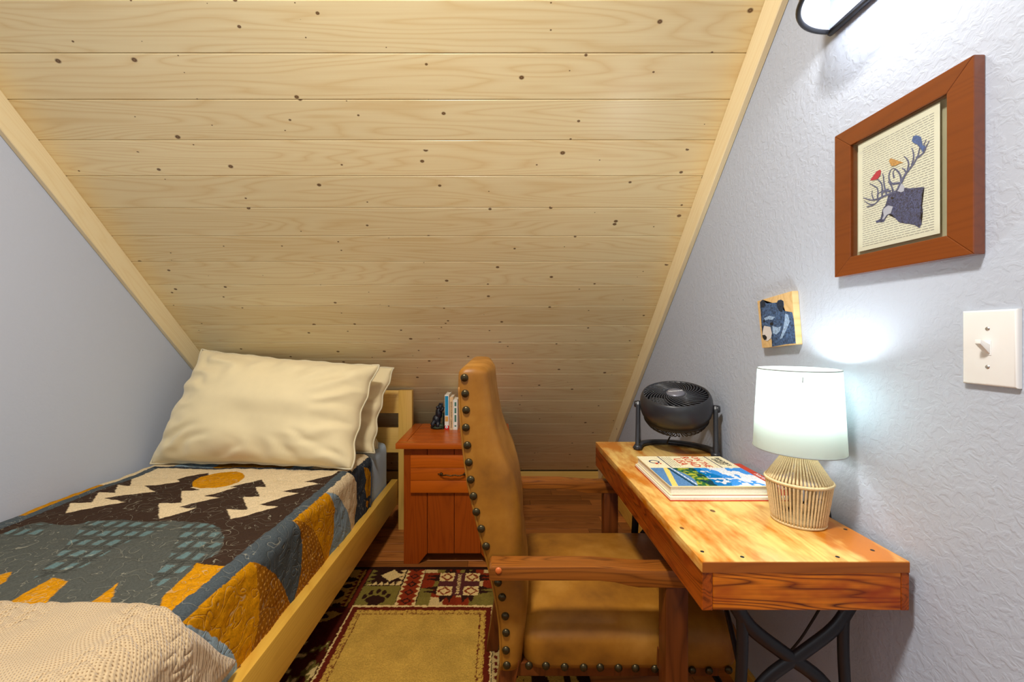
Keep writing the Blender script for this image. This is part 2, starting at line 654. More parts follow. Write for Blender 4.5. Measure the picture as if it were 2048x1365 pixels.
plain('bear_fur', rgb(64, 88, 122), 0.5, noise_amt=0.75, nscale=190)
plain('bear_dark', rgb(34, 48, 66), 0.5, noise_amt=0.5, nscale=160)
plain('bear_light', rgb(150, 176, 206), 0.5, noise_amt=0.3, nscale=160)
plain('bear_muzzle', rgb(214, 206, 200), 0.5)
plain('figurine_black', rgb(24, 26, 34), 0.4, noise_amt=0.4, nscale=80, bump_s=0.6, bump_scale=140, bump_d=0.004)
plain('figurine_moss', rgb(52, 62, 38), 0.6, noise_amt=0.5, nscale=90, bump_s=0.5, bump_scale=120, bump_d=0.004)
plain('rope', rgb(220, 194, 146), 0.85, noise_amt=0.14, nscale=420, bump_s=0.5, bump_scale=500, bump_d=0.0015)
plain('wire_frame', rgb(190, 170, 120), 0.5)
attr_mat('quilt_cloth', 0.9, thread=(16.0, rgb(186, 180, 156)), bumpk=(0.4, 0.004), sheen=0.0)
attr_mat('rug_pile', 0.98, bumpk=(0.9, 0.004), sheen=0.0)
attr_mat('printed_cover', 0.22, bumpk=(0.02, 0.0005))

# leather
m, nt, bs = new_mat('leather_tan')
tc = nt.nodes.new('ShaderNodeTexCoord')
n1 = N(nt, 'ShaderNodeTexNoise', Scale=5.0, Detail=5.0, Roughness=0.6)
L(nt, tc.outputs['Object'], n1.inputs['Vector'])
r1 = ramp(nt, n1.outputs['Fac'], [(0.28, rgb(112, 68, 16)), (0.5, rgb(150, 98, 28)), (0.72, rgb(178, 126, 52))])
L(nt, r1.outputs[0], bs.inputs['Base Color'])
n2 = N(nt, 'ShaderNodeTexNoise', Scale=420.0, Detail=3.0)
L(nt, tc.outputs['Object'], n2.inputs['Vector'])
bump(nt, bs, n2.outputs['Fac'], 0.12, 0.0008)
rr = ramp(nt, n1.outputs['Fac'], [(0.3, g4(0.5)), (0.7, g4(0.36))])
L(nt, rr.outputs[0], bs.inputs['Roughness'])
bs.inputs['Specular IOR Level'].default_value = 0.3

# lamp shade: translucent linen
m, nt, bs = new_mat('lamp_linen')
bs.inputs['Base Color'].default_value = rgb(226, 236, 232)
bs.inputs['Roughness'].default_value = 0.9
tl = nt.nodes.new('ShaderNodeBsdfTranslucent')
tl.inputs[0].default_value = rgb(232, 242, 238)
ms = nt.nodes.new('ShaderNodeMixShader')
ms.inputs[0].default_value = 0.55
L(nt, bs.outputs[0], ms.inputs[1])
L(nt, tl.outputs[0], ms.inputs[2])
L(nt, ms.outputs[0], nt.nodes['Material Output'].inputs['Surface'])
tcl = nt.nodes.new('ShaderNodeTexCoord')
nl = N(nt, 'ShaderNodeTexNoise', Scale=500.0)
L(nt, tcl.outputs['Object'], nl.inputs['Vector'])
bump(nt, bs, nl.outputs['Fac'], 0.1, 0.0006)


def emis(name, col, s):
    m, nt, bs = new_mat(name)
    bs.inputs['Base Color'].default_value = col
    bs.inputs['Emission Color'].default_value = col
    bs.inputs['Emission Strength'].default_value = s
    return m


emis('bulb_glow', (0.95, 1.0, 1.0, 1), 5.0)
emis('diffuser_glow', (1.0, 0.97, 0.9, 1), 3.0)
plain('shade_white', rgb(176, 184, 200), 0.45, noise_amt=0.01)

m, nt, bs = new_mat('picture_glass')
bs.inputs['Base Color'].default_value = (1, 1, 1, 1)
gl = nt.nodes.new('ShaderNodeBsdfGlossy')
gl.inputs['Roughness'].default_value = 0.03
tr = nt.nodes.new('ShaderNodeBsdfTransparent')
fz = nt.nodes.new('ShaderNodeValue')
fz.outputs[0].default_value = 0.05
ms = nt.nodes.new('ShaderNodeMixShader')
L(nt, fz.outputs[0], ms.inputs[0])
L(nt, tr.outputs[0], ms.inputs[1])
L(nt, gl.outputs[0], ms.inputs[2])
L(nt, ms.outputs[0], nt.nodes['Material Output'].inputs['Surface'])

# knitted throw
m, nt, bs = new_mat('knit_wool')
tc = nt.nodes.new('ShaderNodeTexCoord')
n0 = N(nt, 'ShaderNodeTexNoise', Scale=5.0, Detail=1.0)
L(nt, tc.outputs['Object'], n0.inputs['Vector'])
ad = N(nt, 'ShaderNodeVectorMath', operation='MULTIPLY_ADD')
L(nt, n0.outputs['Color'], ad.inputs[0])
ad.inputs[1].default_value = (0.06, 0.06, 0.0)
L(nt, tc.outputs['Object'], ad.inputs[2])
mp = nt.nodes.new('ShaderNodeMapping')
mp.inputs['Rotation'].default_value = (0, 0, math.radians(-28))
L(nt, ad.outputs[0], mp.inputs['Vector'])
w1 = N(nt, 'ShaderNodeTexWave', Scale=62.0, Distortion=0.9)
w1.inputs['Detail Scale'].default_value = 3.0
L(nt, mp.outputs[0], w1.inputs['Vector'])
w2 = N(nt, 'ShaderNodeTexWave', Scale=48.0, Distortion=1.5)
w2.bands_direction = 'Y'
L(nt, mp.outputs[0], w2.inputs['Vector'])
mx = N(nt, 'ShaderNodeMath', operation='MULTIPLY_ADD')
mx.inputs[1].default_value = 0.8
L(nt, w2.outputs['Fac'], mx.inputs[0])
L(nt, w1.outputs['Fac'], mx.inputs[2])
rk = ramp(nt, mx.outputs[0], [(0.0, rgb(112, 82, 50)), (0.22, rgb(180, 150, 108)), (0.7, rgb(206, 180, 140))])
L(nt, rk.outputs[0], bs.inputs['Base Color'])
bs.inputs['Roughness'].default_value = 0.95
bs.inputs['Sheen Weight'].default_value = 0.3
bump(nt, bs, mx.outputs[0], 0.55, 0.0025)

# ------------------------------------------------------------------ the room
def struct(name, bm, m, label=None, smooth=False):
    o = obj(name, bm, m, smooth=smooth)
    o['kind'] = 'structure'
    if label:
        o['label'] = label
    return o


YF = 3.42                                    # where the floor runs under the slope
b = NB(); box(b, WX0 - .06, WX1 + .06, YB - .06, YF + .1, -0.10, -0.012)
floor = struct('floor', b, 'floor_wood', 'red-brown wood plank floor')
# individual floor planks in the part that can be seen
pitch, y = 0.0885, 1.02
plank_meshes = {}
row = 0
while y < YF - 0.001:
    w = min(pitch, YF - y)
    x = WX0 - rng.rand() * 0.5
    while x < WX1:
        ln = [0.42, 0.58, 0.74, 0.9][rng.randint(4)]
        x0, x1 = max(x, WX0), min(x + ln, WX1)
        if x1 - x0 > 0.02:
            b = NB(); box(b, -(x1 - x0) / 2 + .0006, (x1 - x0) / 2 - .0006, .0006, w - .0006, -0.012, 0, bev=0.0012, seg=1)
            o = obj('plank', b, 'floor_wood', floor, loc=((x0 + x1) / 2, y, 0))
        x += ln
    y += pitch
    row += 1
b = NB(); box(b, WX0, WX1, YB, 1.02, -0.012, 0)
o = obj('planking', b, 'floor_wood', floor)

# walls
b = NB(); box(b, WX1, WX1 + .06, YB, YF + .1, 0, 3.3)
struct('wall_right', b, 'wall_lilac_rough', 'lilac-grey wall with knockdown texture on the right')
b = NB(); box(b, WX0 - .06, WX0, YB, YF + .1, 0, 3.3)
struct('wall_left', b, 'wall_lilac_smooth', 'smooth lilac-grey wall on the left')
b = NB()
box(b, WX0, -1.15, YB - .06, YB, 0, 3.3); box(b, .35, WX1, YB - .06, YB, 0, 3.3)
box(b, -1.15, .35, YB - .06, YB, 0, 1.0); box(b, -1.15, .35, YB - .06, YB, 2.3, 3.3)
struct('wall_back', b, 'paint_back', 'painted wall behind the viewer')
b = NB()
for x0, x1, z0, z1 in ((-1.15, -1.09, 1.0, 2.3), (.29, .35, 1.0, 2.3), (-1.15, .35, 1.0, 1.06), (-1.15, .35, 2.24, 2.3), (-.42, -.38, 1.0, 2.3)):
    box(b, x0, x1, YB - .07, YB - .02, z0, z1)
struct('added_window', b, 'white_plastic', 'added white window frame in the unseen back wall')  # unseen window added to go with the cool fill light

# sloped ceiling: backing plus one object for each board
ZR = H + CC - CT * YR
ang = math.atan(CT)
b = NB()
prism(b, [(YR, ZR + .022), (YF + .12, H + CC - CT * (YF + .12) + .022), (YF + .12, H + CC - CT * (YF + .12) + .12), (YR, ZR + .12)], 'x', WX0 - .06, WX1 + .06)
ceiling = struct('ceiling', b, 'ceiling_pine', 'sloped ceiling of pale knotty pine tongue-and-groove boards')
WB = 0.0955 / math.cos(ang)
gap = 0.0012
b = NB()
# board section in (v along slope, n depth): chamfer on both long edges
hw = WB - gap
t0 = 0.016
sec = [(0, -t0), (0, -.0026), (.0022, 0), (hw - .0014, 0), (hw, -.0014), (hw, -.010), (hw, -t0)]
prism(b, [(p[0], p[1]) for p in sec], 'x', WX0 + .001, WX1 - .001)
bmesh.ops.recalc_face_normals(b, faces=b.faces)
# direction down the slope and the normal that faces the room
down = Vector((0, 1, -CT)).normalized()
nrm = Vector((0, -CT, -1)).normalized()
me_board = None
k = -8
while True:
    yk = 1.3307 + 0.0955 * k
    if yk < YR:
        k += 1
        continue
    if yk + .05 > 3.36:
        break
    if me_board is None:
        o = obj('board', b, 'ceiling_pine')
        me_board = o.data
        # store in local axes: x along, y down slope, z room side
    else:
        o = bpy.data.objects.new('board', me_board)
        C.objects.link(o)
    o.parent = ceiling
    o.matrix_local = Matrix(((1, 0, 0, 0), (0, down.y, nrm.y, yk), (0, down.z, nrm.z, H + CC - CT * yk), (0, 0, 0, 1)))
    k += 1
b = NB(); box(b, WX0, WX1, YB, YR + .02, ZR, ZR + .06)
struct('ceiling_upper', b, 'paint_ceiling', 'flat upper ceiling above the viewer')['kind'] = 'structure'

# rake trim boards on the two side walls, under the slope
def rake(name, x0, x1, label, w=0.094):
    y0, y1 = YR + .02, 3.40
    b = NB()
    nn = Vector((0, -CT, -1)).normalized() * w
    pts = []
    for yy in (y0, y1):
        pts.append((yy, H + CC - CT * yy))
    poly = [pts[0], pts[1], (pts[1][0] + nn.y, pts[1][1] + nn.z), (pts[0][0] + nn.y, pts[0][1] + nn.z)]
    # local frame: x down the slope so that the grain follows the board
    Lg = math.hypot(y1 - y0, CT * (y1 - y0))
    box(b, 0, Lg, 0, w, x0, x1, bev=0.0025, seg=1)
    o = struct(name, b, 'trim_pine_left', label)
    o.matrix_world = Matrix(((0, 0, 1, 0), (down.y, nrm.y, 0, y0), (down.z, nrm.z, 0, H + CC - CT * y0), (0, 0, 0, 1)))
    return o


rake('trim_1', WX1 - .021, WX1, 'pale pine board along the right wall under the slope')
rake('trim_2', WX0, WX0 + .021, 'pale pine board along the left wall under the slope')
b = NB(); box(b, WX0 + .02, WX1 - .02, 3.335, 3.352, 0, .078, bev=.003)
struct('baseboard_front', b, 'bed_pine_x', 'pine baseboard where the slope meets the floor')
b = NB(); box(b, WX1 - .014, WX1, YB, 3.335, 0, .094, bev=.003)
struct('baseboard_right', b, 'bed_pine', 'pine baseboard along the right wall')
b = NB(); box(b, WX0, WX0 + .014, YB, 3.335, 0, .094, bev=.003)
struct('baseboard_left', b, 'bed_pine', 'pine baseboard along the left wall')

# body of the added overhead lamp, outside the view
t = thing('added_room_lamp', 'added round flush ceiling lamp above the viewer, unseen', 'lamp', (-0.30, 0.22, ZR))
b = NB(); lathe(b, [(0, 0), (.14, 0), (.14, -.03), (.13, -.035), (0, -.035)], 32); obj('base', b, 'white_plastic', t, True)
b = NB(); lathe(b, [(.125, -.035), (.12, -.06), (.08, -.078), (0, -.085)], 32); obj('diffuser', b, 'diffuser_glow', t, True)

# ------------------------------------------------------------------ bed
BED = (-0.61, 2.51)
BA = -math.atan(0.024)
bed = thing('bed_frame', 'natural pine bed frame along the left wall, slatted headboard under the slope', 'bed', (BED[0], BED[1], 0), BA)
b = NB(); box(b, .002, .084, 0, .04, 0, .8335, bev=.003); obj('post', b, 'bed_pine_z', bed, True)
b = NB(); box(b, -1.045, -.985, 0, .04, 0, .8335, bev=.003); obj('post', b, 'bed_pine_z', bed, True)
for z0, z1 in ((.696, .832), (.46, .608)):
    b = NB(); box(b, -.985, .002, .008, .030, z0, z1, bev=.003); obj('headboard_slat', b, 'bed_pine_x', bed, True)
RT = .302
b = NB(); box(b, -.040, -.001, -2.0, .006, RT - .145, RT, bev=.004); obj('side_rail', b, 'bed_pine', bed, True)
b = NB(); box(b, -1.031, -1.012, -2.0, .0, RT - .145, RT, bev=.004); obj('side_rail', b, 'bed_pine', bed, True)
b = NB(); box(b, -1.0, -.040, -2.0, -1.965, RT - .145, RT + .1, bev=.004); obj('foot_board', b, 'bed_pine_x', bed, True)
for x0 in (-.04, -1.032):
    b = NB(); box(b, x0, x0 + .04, -2.045, -2.0, 0, .42, bev=.004); obj('post', b, 'bed_pine_z', bed, True)
for k in range(7):
    b = NB(); box(b, -1.0, -.040, -1.9 + k * .28, -1.82 + k * .28, .17, .188); obj('bed_slat', b, 'bed_pine_x', bed)

# mattress: rounded block, in the bed's own directions
ML, MR, MH, MF, MT = -1.008, -.048, -.03, -1.955, .543


def rbox_grid(x0, x1, y0, y1, z0, z1, r, n=5):
    b = NB(); box(b, x0, x1, y0, y1, z0, z1, bev=r, seg=n)
    return b


def to_bed(o):
    o.location = (BED[0], BED[1], 0)
    o.rotation_euler = (0, 0, BA)
    return o


o = to_bed(obj('mattress', rbox_grid(ML, MR, MF, MH, .19, MT, .055, 6), 'sheet_blue', smooth='all'))
tag(o, 'mattress in a light blue fitted sheet, showing at the bed head beside the nightstand', 'mattress')

# quilt ---------------------------------------------------------------
cosA, sinA = math.cos(BA), math.sin(BA)


def bed_local(x, y):
    dx, dy = x - BED[0], y - BED[1]
    return (dx * cosA + dy * sinA, -dx * sinA + dy * cosA)


QX = MR + .012                     # quilt side plane (local x)
QT = MT + .014                     # quilt top height
QR = .045                          # edge radius
RIDGE = QX - QR                    # local x where the bend starts


def quilt_uv(px, py):
    """photograph position -> (a across, s along) in the flat quilt; a=0 at the ridge, + goes down the side"""
    def hit(D):
        p = at(px, py, D)
        lx, ly = bed_local(p.x, p.y)
        if p.z > QT or lx > QX:
            return None
        cx_, cz_ = QX - QR, QT - QR
        if lx > cx_ and p.z > cz_ and math.hypot(lx - cx_, p.z - cz_) > QR:
            return None
        return lx, ly, p.z
    D = 0.3
    while D < 6 and hit(D) is None:
        D += .01
    lo, hi = D - .01, D
    for _ in range(30):
        mid = (lo + hi) / 2
        if hit(mid) is None:
            lo = mid
        else:
            hi = mid
    lx, ly, z = hit(hi)
    cx_, cz_ = QX - QR, QT - QR
    if lx <= cx_:
        return (lx - RIDGE, ly)
    if z <= cz_:
        return (QR * PI / 2 + cz_ - z, ly)
    return (QR * math.atan2(lx - cx_, z - cz_), ly)


def Z2(*pts):
    return [quilt_uv(x / 2.844, 900 + y / 2.844) for x, y in pts]


def ZA(*pts):
    return [quilt_uv(660 + x / 6.825, 900 + y / 6.825) for x, y in pts]


SLATE, BROWN, CREAM, GOLD, NAVY, LBLUE, BEAR = [np.array(c[:3]) for c in (
    rgb(76, 84, 88), rgb(60, 44, 34), rgb(222, 200, 160), rgb(198, 134, 8), rgb(52, 58, 66), rgb(150, 172, 184), rgb(82, 84, 78))]
ST = 0.0026
A0, A1 = ML - RIDGE - .01 - .05, QR * PI / 2 + .225
S0, S1 = -1.90, -.365
na, ns = int((A1 - A0) / ST), int((S1 - S0) / ST)
aa = np.linspace(A0, A1, na)
ss = np.linspace(S0, S1, ns)
AG, SG = np.meshgrid(aa, ss, indexing='xy')         # shape (ns, na)


def fbm(A, S, sc, seed=0.0, octv=2):
    """cheap value noise on a grid"""
    out = np.zeros(A.shape)
    amp, tot = 1.0, 0.0
    for o_ in range(octv):
        x, yv = A * sc * 2 ** o_ + seed * 7.1, S * sc * 2 ** o_ + seed * 3.7
        xi, yi = np.floor(x).astype(int), np.floor(yv).astype(int)
        xf, yf = x - xi, yv - yi
        xf, yf = xf * xf * (3 - 2 * xf), yf * yf * (3 - 2 * yf)

        def h(i, j):
            v = np.sin(i * 127.1 + j * 311.7 + seed * 17) * 43758.5453
            return v - np.floor(v)
        out += amp * ((h(xi, yi) * (1 - xf) + h(xi + 1, yi) * xf) * (1 - yf) + (h(xi, yi + 1) * (1 - xf) + h(xi + 1, yi + 1) * xf) * yf)
        tot += amp
        amp *= .5
    return out / tot


wob = (fbm(AG, SG, 60, 1) - .5) * .006
wob2 = (fbm(AG, SG, 60, 2) - .5) * .006
PA, PS = AG + wob, SG + wob2
col = np.empty(AG.shape + (3,))
col[:] = SLATE * .9


def fill(poly, c):
    m_ = inside(poly, PA, PS)
    col[m_] = c
    return m_


# inner panel: straight edges in quilt space
iR = quilt_uv(1920 / 2.844, 900 + 130 / 2.844)[0] * .5 + quilt_uv(1300 / 2.844, 900 + 660 / 2.844)[0] * .5
oR = quilt_uv(1660 / 2.844, 900 + 400 / 2.844)[0] * .5 + quilt_uv(1430 / 2.844, 900 + 640 / 2.844)[0] * .5
sTop = quilt_uv(1400 / 2.844, 900 + 112 / 2.844)[1]
iL = quilt_uv(880 / 2.844, 900 + 108 / 2.844)[0] * .5 + quilt_uv(20 / 2.844, 900 + 455 / 2.844)[0] * .5
oL = iL - (oR - iR)
inner = (PA > iL) & (PA < iR) & (PS < sTop)
col[inner] = BROWN
# band beyond the head border
beyond = (PS > sTop + .02)
col[beyond] = CREAM * .96
gold_b = beyond & (PA > -.62) & (PA < -.25)
col[gold_b] = GOLD * .75
bl_b = beyond & (((PA > -.25) & (PA < -.16)) | ((PA > -.80) & (PA < -.62)))
col[bl_b] = LBLUE * .8
cm = fill(Z2((1935, 112), (1890, 150), (1730, 185), (1815, 192), (1605, 238), (1695, 245), (1475, 312), (1580, 322), (1310, 400), (1290, 340),
             (1412, 338), (1380, 272), (1475, 270), (1455, 213), (1515, 213), (1490, 170), (1310, 210), (1350, 212), (1160, 265), (1250, 272),
             (1020, 332), (1120, 338), (903, 398), (903, 310), (1033, 308), (1033, 235), (1140, 233), (1085, 215), (1190, 180), (1188, 132),
             (1010, 170), (1020, 185), (820, 210), (880, 238), (590, 280), (710, 300), (375, 368), (400, 310), (520, 308), (560, 250),
             (655, 250), (670, 205), (740, 210), (750, 165), (872, 108)), CREAM)
el = [(1242 + 150 * math.cos(t) - 6 * math.sin(t), 174 - 22 * math.cos(t) + 42 * math.sin(t)) for t in np.linspace(0, 2 * PI, 40)[:-1]]
goldm = np.zeros(AG.shape, bool)
goldm |= fill(Z2(*el), GOLD * .92)
bear = fill(Z2((-400, 640), (-100, 520), (0, 482), (80, 455), (180, 425), (240, 418), (300, 432), (400, 438), (520, 412), (700, 403), (850, 410), (1000, 403),
               (1120, 408), (1200, 425), (1255, 455), (1272, 490), (1268, 540), (1240, 590), (1110, 645), (1030, 740), (930, 830), (890, 925), (870, 1000), (-400, 1000)), BEAR)
low = inner & (PS < quilt_uv(1110 / 2.844, 900 + 660 / 2.844)[1]) & (PA < quilt_uv(930 / 2.844, 900 + 830 / 2.844)[0])
col[low] = BEAR
bear |= low
# plaid inside the bear: teal checks between dark woven lines, in three patches
teal = np.array(rgb(98, 122, 122)[:3])
for (poly) in (Z2((500, 405), (980, 402), (880, 470), (700, 540), (430, 700), (190, 735), (330, 600), (420, 500)),
               Z2((1040, 405), (1275, 430), (1275, 540), (1200, 610), (1080, 660), (900, 770), (850, 740), (960, 620), (1010, 500)),
               Z2((20, 470), (180, 430), (300, 430), (220, 490), (60, 500))):
    msk = inside(poly, PA, PS) & bear
    ga, gs = (PA / .043) % 1.0, (PS / .060) % 1.0
    chk = msk & (ga > .22) & (ga < .72) & (gs > .2) & (gs < .7)
    col[chk] = teal
    ln = msk & (((ga < .10) | ((ga > .84) & (ga < .92))) | (gs < .07) | ((gs > .86) & (gs < .92)))
    col[ln] = BEAR * .55
for poly in (Z2((-80, 720), (68, 695), (30, 750), (-40, 800)), Z2((-40, 925), (130, 830), (300, 735), (385, 755), (235, 905), (180, 960)),
             Z2((430, 925), (620, 790), (670, 755), (632, 850), (625, 903), (620, 950)),
             Z2((880, 950), (895, 925), (930, 830), (1120, 642), (1300, 662), (970, 955))):
    goldm |= fill(poly, GOLD)
# straight border strips
for e0, e1 in ((iR, oR), (oL, iL)):
    st = (PA > e0) & (PA < e1) & (PS < sTop + .02)
    col[st] = SLATE
    goldm &= ~st
hd = (PS >= sTop) & (PS <= sTop + .022) & (PA > oL) & (PA < oR)
col[hd] = NAVY
# outer right border
outer = (PA >= oR)
col[outer] = SLATE * .95
col[outer & (PS > quilt_uv(700, 975)[1])] = NAVY * .95
fill(ZA((330, 60), (480, 95), (340, 200), (260, 290), (235, 300), (100, 290), (100, 60)), CREAM * .93)
fill(Z2((1975, 130), (2010, 150), (2030, 190), (2036, 300), (2012, 440), (1990, 500), (1960, 470), (1940, 300), (1850, 245)), CREAM * .92)
fill(Z2((1850, 245), (1900, 250), (1945, 290), (1975, 360), (1995, 480), (1940, 560), (1865, 640), (1870, 620), (1880, 500), (1885, 330)), LBLUE * .72)
goldm |= fill(Z2((1668, 400), (1850, 245), (1885, 285), (1902, 340), (1893, 500), (1865, 640), (1670, 860), (1690, 800), (1712, 700), (1728, 540), (1705, 440)), GOLD * .95)
goldm |= fill(Z2((1030, 990), (1425, 640), (1500, 665), (1560, 705), (1620, 790), (1660, 900), (1500, 1080), (1340, 1250), (1335, 1190), (1290, 1140), (1200, 1060), (1120, 1010)), GOLD)
fill(Z2((1030, 1000), (1100, 1000), (1200, 1045), (1290, 1110), (1345, 1190), (1350, 1265), (1250, 1400), (1150, 1400), (1180, 1250), (1100, 1100)), LBLUE * 1.05)
for poly in (ZA((460, 240), (520, 245), (570, 310), (590, 500), (560, 590), (500, 640), (480, 520), (490, 400)),
             ZA((570, 250), (610, 260), (645, 350), (625, 360)), ZA((600, 380), (640, 380), (655, 480), (640, 500)),
             ZA((600, 520), (630, 530), (620, 610), (600, 610)), ZA((555, 640), (600, 610), (600, 700), (560, 700)), ZA((500, 670), (540, 670), (530, 770), (500, 750))):
    goldm |= fill(poly, GOLD * .8)
# outer left border
left = (PA < oL) & (PS < sTop + .02)
col[left] = CREAM * .95
sg1 = quilt_uv(580 / 2.844, 900 + 205 / 2.844)[1]
sg2 = quilt_uv(60 / 2.844, 900 + 372 / 2.844)[1]
gl_ = left & (PS < sg1) & (PS > sg2)
col[gl_] = GOLD * .85
goldm |= gl_
col[left & (PS <= sg2)] = SLATE
# the gold cloth is mottled; its side faces carry small light dots on brown
mot = fbm(AG, SG, 120, 5, 2)
col[goldm] *= (0.78 + .5 * mot[goldm])[:, None]
def ZD(*pts):
    return [quilt_uv(x / 2.7676, 880 + y / 2.7676) for x, y in pts]


dots = goldm & (PA > oR) & (inside(ZD((1392, 672), (1418, 760), (1432, 900), (1422, 1050), (1385, 1180), (1340, 1290), (1700, 1290), (1700, 900), (1560, 690)), PA, PS)
                            | inside(ZD((1622, 440), (1745, 500), (1775, 590), (1800, 700), (1740, 860), (1600, 950), (1560, 700)), PA, PS))
col[dots] = np.array(rgb(148, 92, 12)[:3])
dd_ = dots & ((((PA / .017) % 1.0 - .5) ** 2 + ((PS / .016 + np.floor(PA / .017) * .5) % 1.0 - .5) ** 2) < .040)
col[dd_] = np.array(rgb(206, 150, 62)[:3])
col = np.clip(col, 0, 1)


def quilt_pos(A, S):
    """flat quilt -> bed-local position"""
    x = np.empty(A.shape); z = np.empty(A.shape)
    top = A <= 0
    x[top] = RIDGE + A[top]; z[top] = QT
    arc = QR * PI / 2
    mid = (A > 0) & (A < arc)
    th = A[mid] / QR
    x[mid] = RIDGE + QR * np.sin(th); z[mid] = QT - QR + QR * np.cos(th)
    dn = A >= arc
    x[dn] = QX; z[dn] = QT - QR - (A[dn] - arc)
    # left side bends down behind the mattress
    LB = ML + .018 - RIDGE
    lm = A < LB
    th = np.clip((LB - A[lm]) / .03, 0, 2.6)
    x[lm] = RIDGE + LB - .03 * np.sin(np.minimum(th, PI / 2))
    z[lm] = QT - .03 * (1 - np.cos(np.minimum(th, PI / 2))) - .03 * np.maximum(th - PI / 2, 0)
    return x, z


X, Z = quilt_pos(AG, SG)
puff = (fbm(AG, SG, 26, 9, 2) - .5) * .0055 + (fbm(AG, SG, 7, 3, 1) - .5) * .008
side = np.clip(AG / (QR * PI / 2), 0, 1)
Z = Z + puff * (1 - side)
X = X + (puff + (fbm(SG, AG * .2, 8, 4, 1) - .5) * .010) * side
# the head edge of the side hangs a little further forward
Y = SG + np.clip(AG, 0, None) * -.25 * np.clip((SG + .60) / .25, 0, 1) * 0.6 + .0


def grid_mesh(name, X, Y, Z, colors, mname, thick=None):
    r, c = X.shape
    co = np.stack([X, Y, Z], -1).reshape(-1, 3)
    idx = np.arange(r * c).reshape(r, c)
    f = np.stack([idx[:-1, :-1], idx[:-1, 1:], idx[1:, 1:], idx[1:, :-1]], -1).reshape(-1, 4)
    me = bpy.data.meshes.new(name)
    me.vertices.add(len(co)); me.vertices.foreach_set('co', co.ravel())
    me.loops.add(f.size); me.loops.foreach_set('vertex_index', f.ravel().astype(np.int32))
    me.polygons.add(len(f)); me.polygons.foreach_set('loop_start', (np.arange(len(f)) * 4).astype(np.int32))
    me.polygons.foreach_set('loop_total', np.full(len(f), 4, np.int32))
    me.update(); me.validate()
    me.polygons.foreach_set('use_smooth', np.ones(len(f), bool))
    if colors is not None:
        at_ = me.color_attributes.new('dye', 'FLOAT_COLOR', 'POINT')
        ca = np.ones((r * c, 4)); ca[:, :3] = colors.reshape(-1, 3)
        at_.data.foreach_set('color', ca.ravel())
    me.materials.append(MATS[mname])
    o = bpy.data.objects.new(name, me)
    C.objects.link(o)
    if thick:
        sm = o.modifiers.new('thickness', 'SOLIDIFY')
        sm.thickness = thick
        sm.offset = -1
    return o


quilt = to_bed(grid_mesh('quilt', X, Y, Z, col, 'quilt_cloth', None))
tag(quilt, 'patchwork quilt with brown, slate and mustard mountain and bear pattern on the bed', 'quilt')
# bound edge of the quilt at the head
edge_pts = [(X[-1, i], Y[-1, i], Z[-1, i] - .003) for i in range(0, na, 6)]
b = NB(); tube(b, edge_pts, .005, 6); obj('binding', b, plain('binding_navy', rgb(48, 54, 62), 0.9), quilt, 'all')

# knitted throw over the foot end ------------------------------------
n1_, n2_ = 420, 260
tp = [quilt_uv(*p) for p in ((0, 1222), (150, 1224), (250, 1226), (300, 1234), (360, 1262), (400, 1287), (435, 1315), (462, 1326))]
ta = np.linspace(ML - RIDGE + .02, tp[-1][0], n1_)
u_ = np.linspace(0, 1, n2_)
TA, TU = np.meshgrid(ta, u_, indexing='xy')
headline = np.interp(ta, [p[0] for p in tp], [p[1] for p in tp])[None, :] + (fbm(TA, TA * 0, 14, 3, 2) - .5) * .012
YS = headline + (-1.90 - headline) * TU
Xt, Zt = quilt_pos(TA, YS)
side = np.clip(TA / (QR * PI / 2), 0, 1)
edge = np.clip(TU / .06, 0, 1) ** .5 * np.clip((1 - (TA - ta[0]) / (ta[-1] - ta[0])) / .02, 0, 1) ** .5
kx_, ky_ = TA * .88 + YS * .47, YS * .88 - TA * .47           # knit rows run diagonally
warp = (fbm(TA, YS, 6, 5, 2) - .5) * .05
rows = np.abs(np.sin((kx_ + warp) * PI / .0085)) ** .7
stit = np.abs(np.sin((ky_ + warp * .5) * PI / .011 + np.floor((kx_ + warp) / .0085) * PI / 2))
cable = np.clip((fbm(TA, YS, 9, 11, 2) - .56) * 8, 0, 1)
cabw = np.abs(np.sin((ky_ + .012 * np.sin(kx_ * 160)) * PI / .03))
hgt = .007 + .014 * edge + (fbm(TA, YS, 12, 8, 2) - .45) * .016 * edge + cable * cabw * .005
Xt = Xt + hgt * side
Zt = Zt + hgt * (1 - side * .9)
throw = to_bed(grid_mesh('throw_blanket', Xt, YS, Zt, None, 'knit_wool', .006))
tag(throw, 'beige cable-knit throw blanket spread over the foot of the bed', 'blanket')


